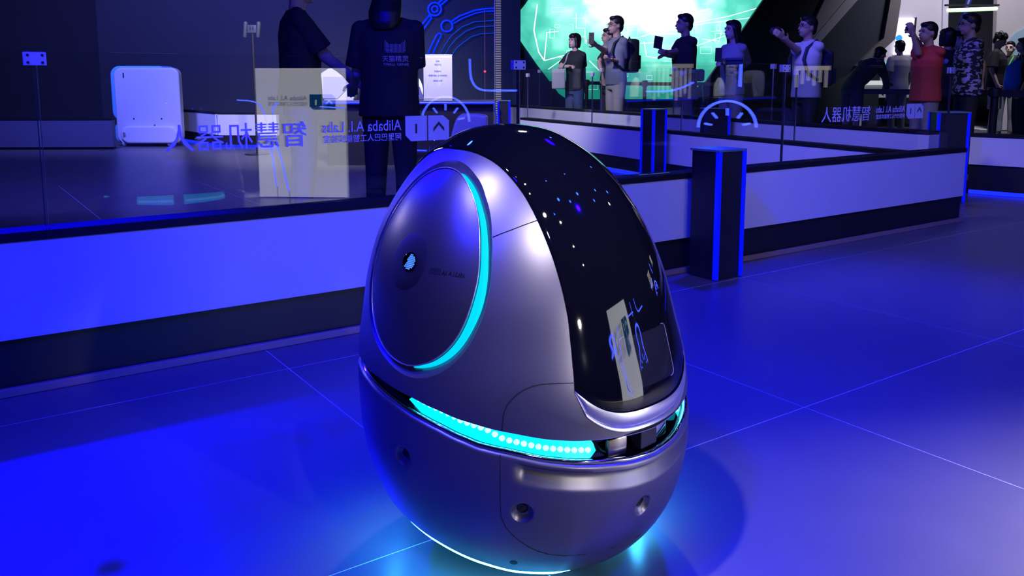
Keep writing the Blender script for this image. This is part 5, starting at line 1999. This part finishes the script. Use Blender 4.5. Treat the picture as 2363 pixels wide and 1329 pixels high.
# patterned shirt
PT = bpy.data.materials.new('patterned_cotton')
PT.use_nodes = True
nt = PT.node_tree
b_ = nt.nodes['Principled BSDF']
b_.inputs['Roughness'].default_value = .85
tc = nt.nodes.new('ShaderNodeTexCoord')
mp = nt.nodes.new('ShaderNodeMapping'); mp.inputs['Scale'].default_value = (13, 13, 26)
vr = nt.nodes.new('ShaderNodeTexNoise'); vr.inputs['Scale'].default_value = 1.25; vr.inputs['Detail'].default_value = 2.5
cr = nt.nodes.new('ShaderNodeValToRGB'); cr.color_ramp.interpolation = 'CONSTANT'
cr.color_ramp.elements[0].color = (.015, .015, .025, 1); cr.color_ramp.elements[1].position = .53; cr.color_ramp.elements[1].color = (.40, .36, .52, 1)
nt.links.new(tc.outputs['Object'], mp.inputs[0]); nt.links.new(mp.outputs[0], vr.inputs['Vector']); nt.links.new(vr.outputs['Fac'], cr.inputs[0]); nt.links.new(cr.outputs[0], b_.inputs['Base Color'])
P13 = person('man in glasses wearing a black and white patterned T-shirt, seen from the side', 2244, 33, 8.9, (-.93, .10), PT, DTROU, glasses=True, skin=SKIN, hair='short', loose=.016,
             armR=((2268, 148, .02), (2262, 205, -.15)), armL=((2232, 150, .25), (2222, 195, .15)))

# further back
P14 = person('man with curly black hair in black T-shirt and pale shorts looking down', 2306, 77, 14.1, (.75, -.62), BLK2, cloth('pale_grey_cotton', (.42, .42, .46)), hair='curly', shorts=True, head=(-10, 28), shoe=WSHOE, skin=SKINL, loose=.02)
P16 = person('person in black with a green lanyard beyond the curly-haired man', 2333, 96, 15.0, (-.7, -.7), BLK, GJEANS, hair='short', skin=SKINL)
ly = thing('lanyard', P16['Lc'](0, .1, 1.3), 'bright green lanyard hanging from the neck of the person in black', 'lanyard')
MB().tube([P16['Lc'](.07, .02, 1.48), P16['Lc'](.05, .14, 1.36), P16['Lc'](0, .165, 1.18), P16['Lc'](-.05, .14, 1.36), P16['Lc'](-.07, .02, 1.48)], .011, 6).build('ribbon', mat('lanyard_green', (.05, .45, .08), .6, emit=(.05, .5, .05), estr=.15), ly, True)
MB().box(P16['Lc'](0, .17, 1.13), .07, .006, .10, P16['r'], P16['g'], UP, bev=.002).build('badge', mat('badge_white', (.5, .5, .5), .5), ly)
P17 = person('auburn-haired woman in black cut by the right edge of the picture', 2366, 88, 12.4, (-.85, .2), BLK, DTROU, hair='long', female=True, skin=SKINL)
bl_ = thing('blue_bag', aty(2337, 165, 12.1), 'bright sky-blue carrier bag at the right edge of the picture', 'bag')
c = aty(2338, 172, 12.1)
MB().loft([(c - UP * .24 - Vector((.02, 0, 0)), .10, .05, Vector((1, 0, 0)), Vector((0, 1, 0))), (c - UP * .1, .13, .06, Vector((1, 0, 0)), Vector((0, 1, 0))), (c + UP * .10, .11, .05, Vector((1, 0, 0)), Vector((0, 1, 0))), (c + UP * .2 + Vector((.06, 0, 0)), .06, .03, Vector((1, 0, 0)), Vector((0, 1, 0)))], 14).build('bag_body', mat('sky_blue_plastic', (.03, .30, .65), .45), bl_, True)
MB().tube([c + UP * .2 + Vector((.02, 0, 0)), c + UP * .36 + Vector((.08, 0, 0)), c + UP * .2 + Vector((.12, 0, 0))], .008, 6).build('handle', MATS['sky_blue_plastic'], bl_, True)
P10 = person('person in white shirt seen from behind at the lit display table', 2078, 94, 14.2, (-.2, .98), WHT_C, GJEANS, hair='short', skin=SKINL, loose=.015)
P9 = person('visitor in dark jacket and shorts bending over beside the display table', 2032, 128, 12.6, (.72, .35), cloth('dark_jacket', (.03, .035, .045)), cloth('dark_striped', (.06, .06, .09)), hair='short', lean=48, shorts=True, sleeve='long', shirt_name='jacket', skin=SKIN, stature=1.70,
            armR=((2040, 168, -.1), (2046, 205, -.1)), armL=((2044, 160, .2), (2052, 195, .2)))
P18 = person('half hidden woman beyond the man with patterned T-shirt, only hair and shoulder visible', 2205, 72, 10.6, (.3, -.9), BLK2, DTROU, hair='bob', female=True, skin=SKINL)
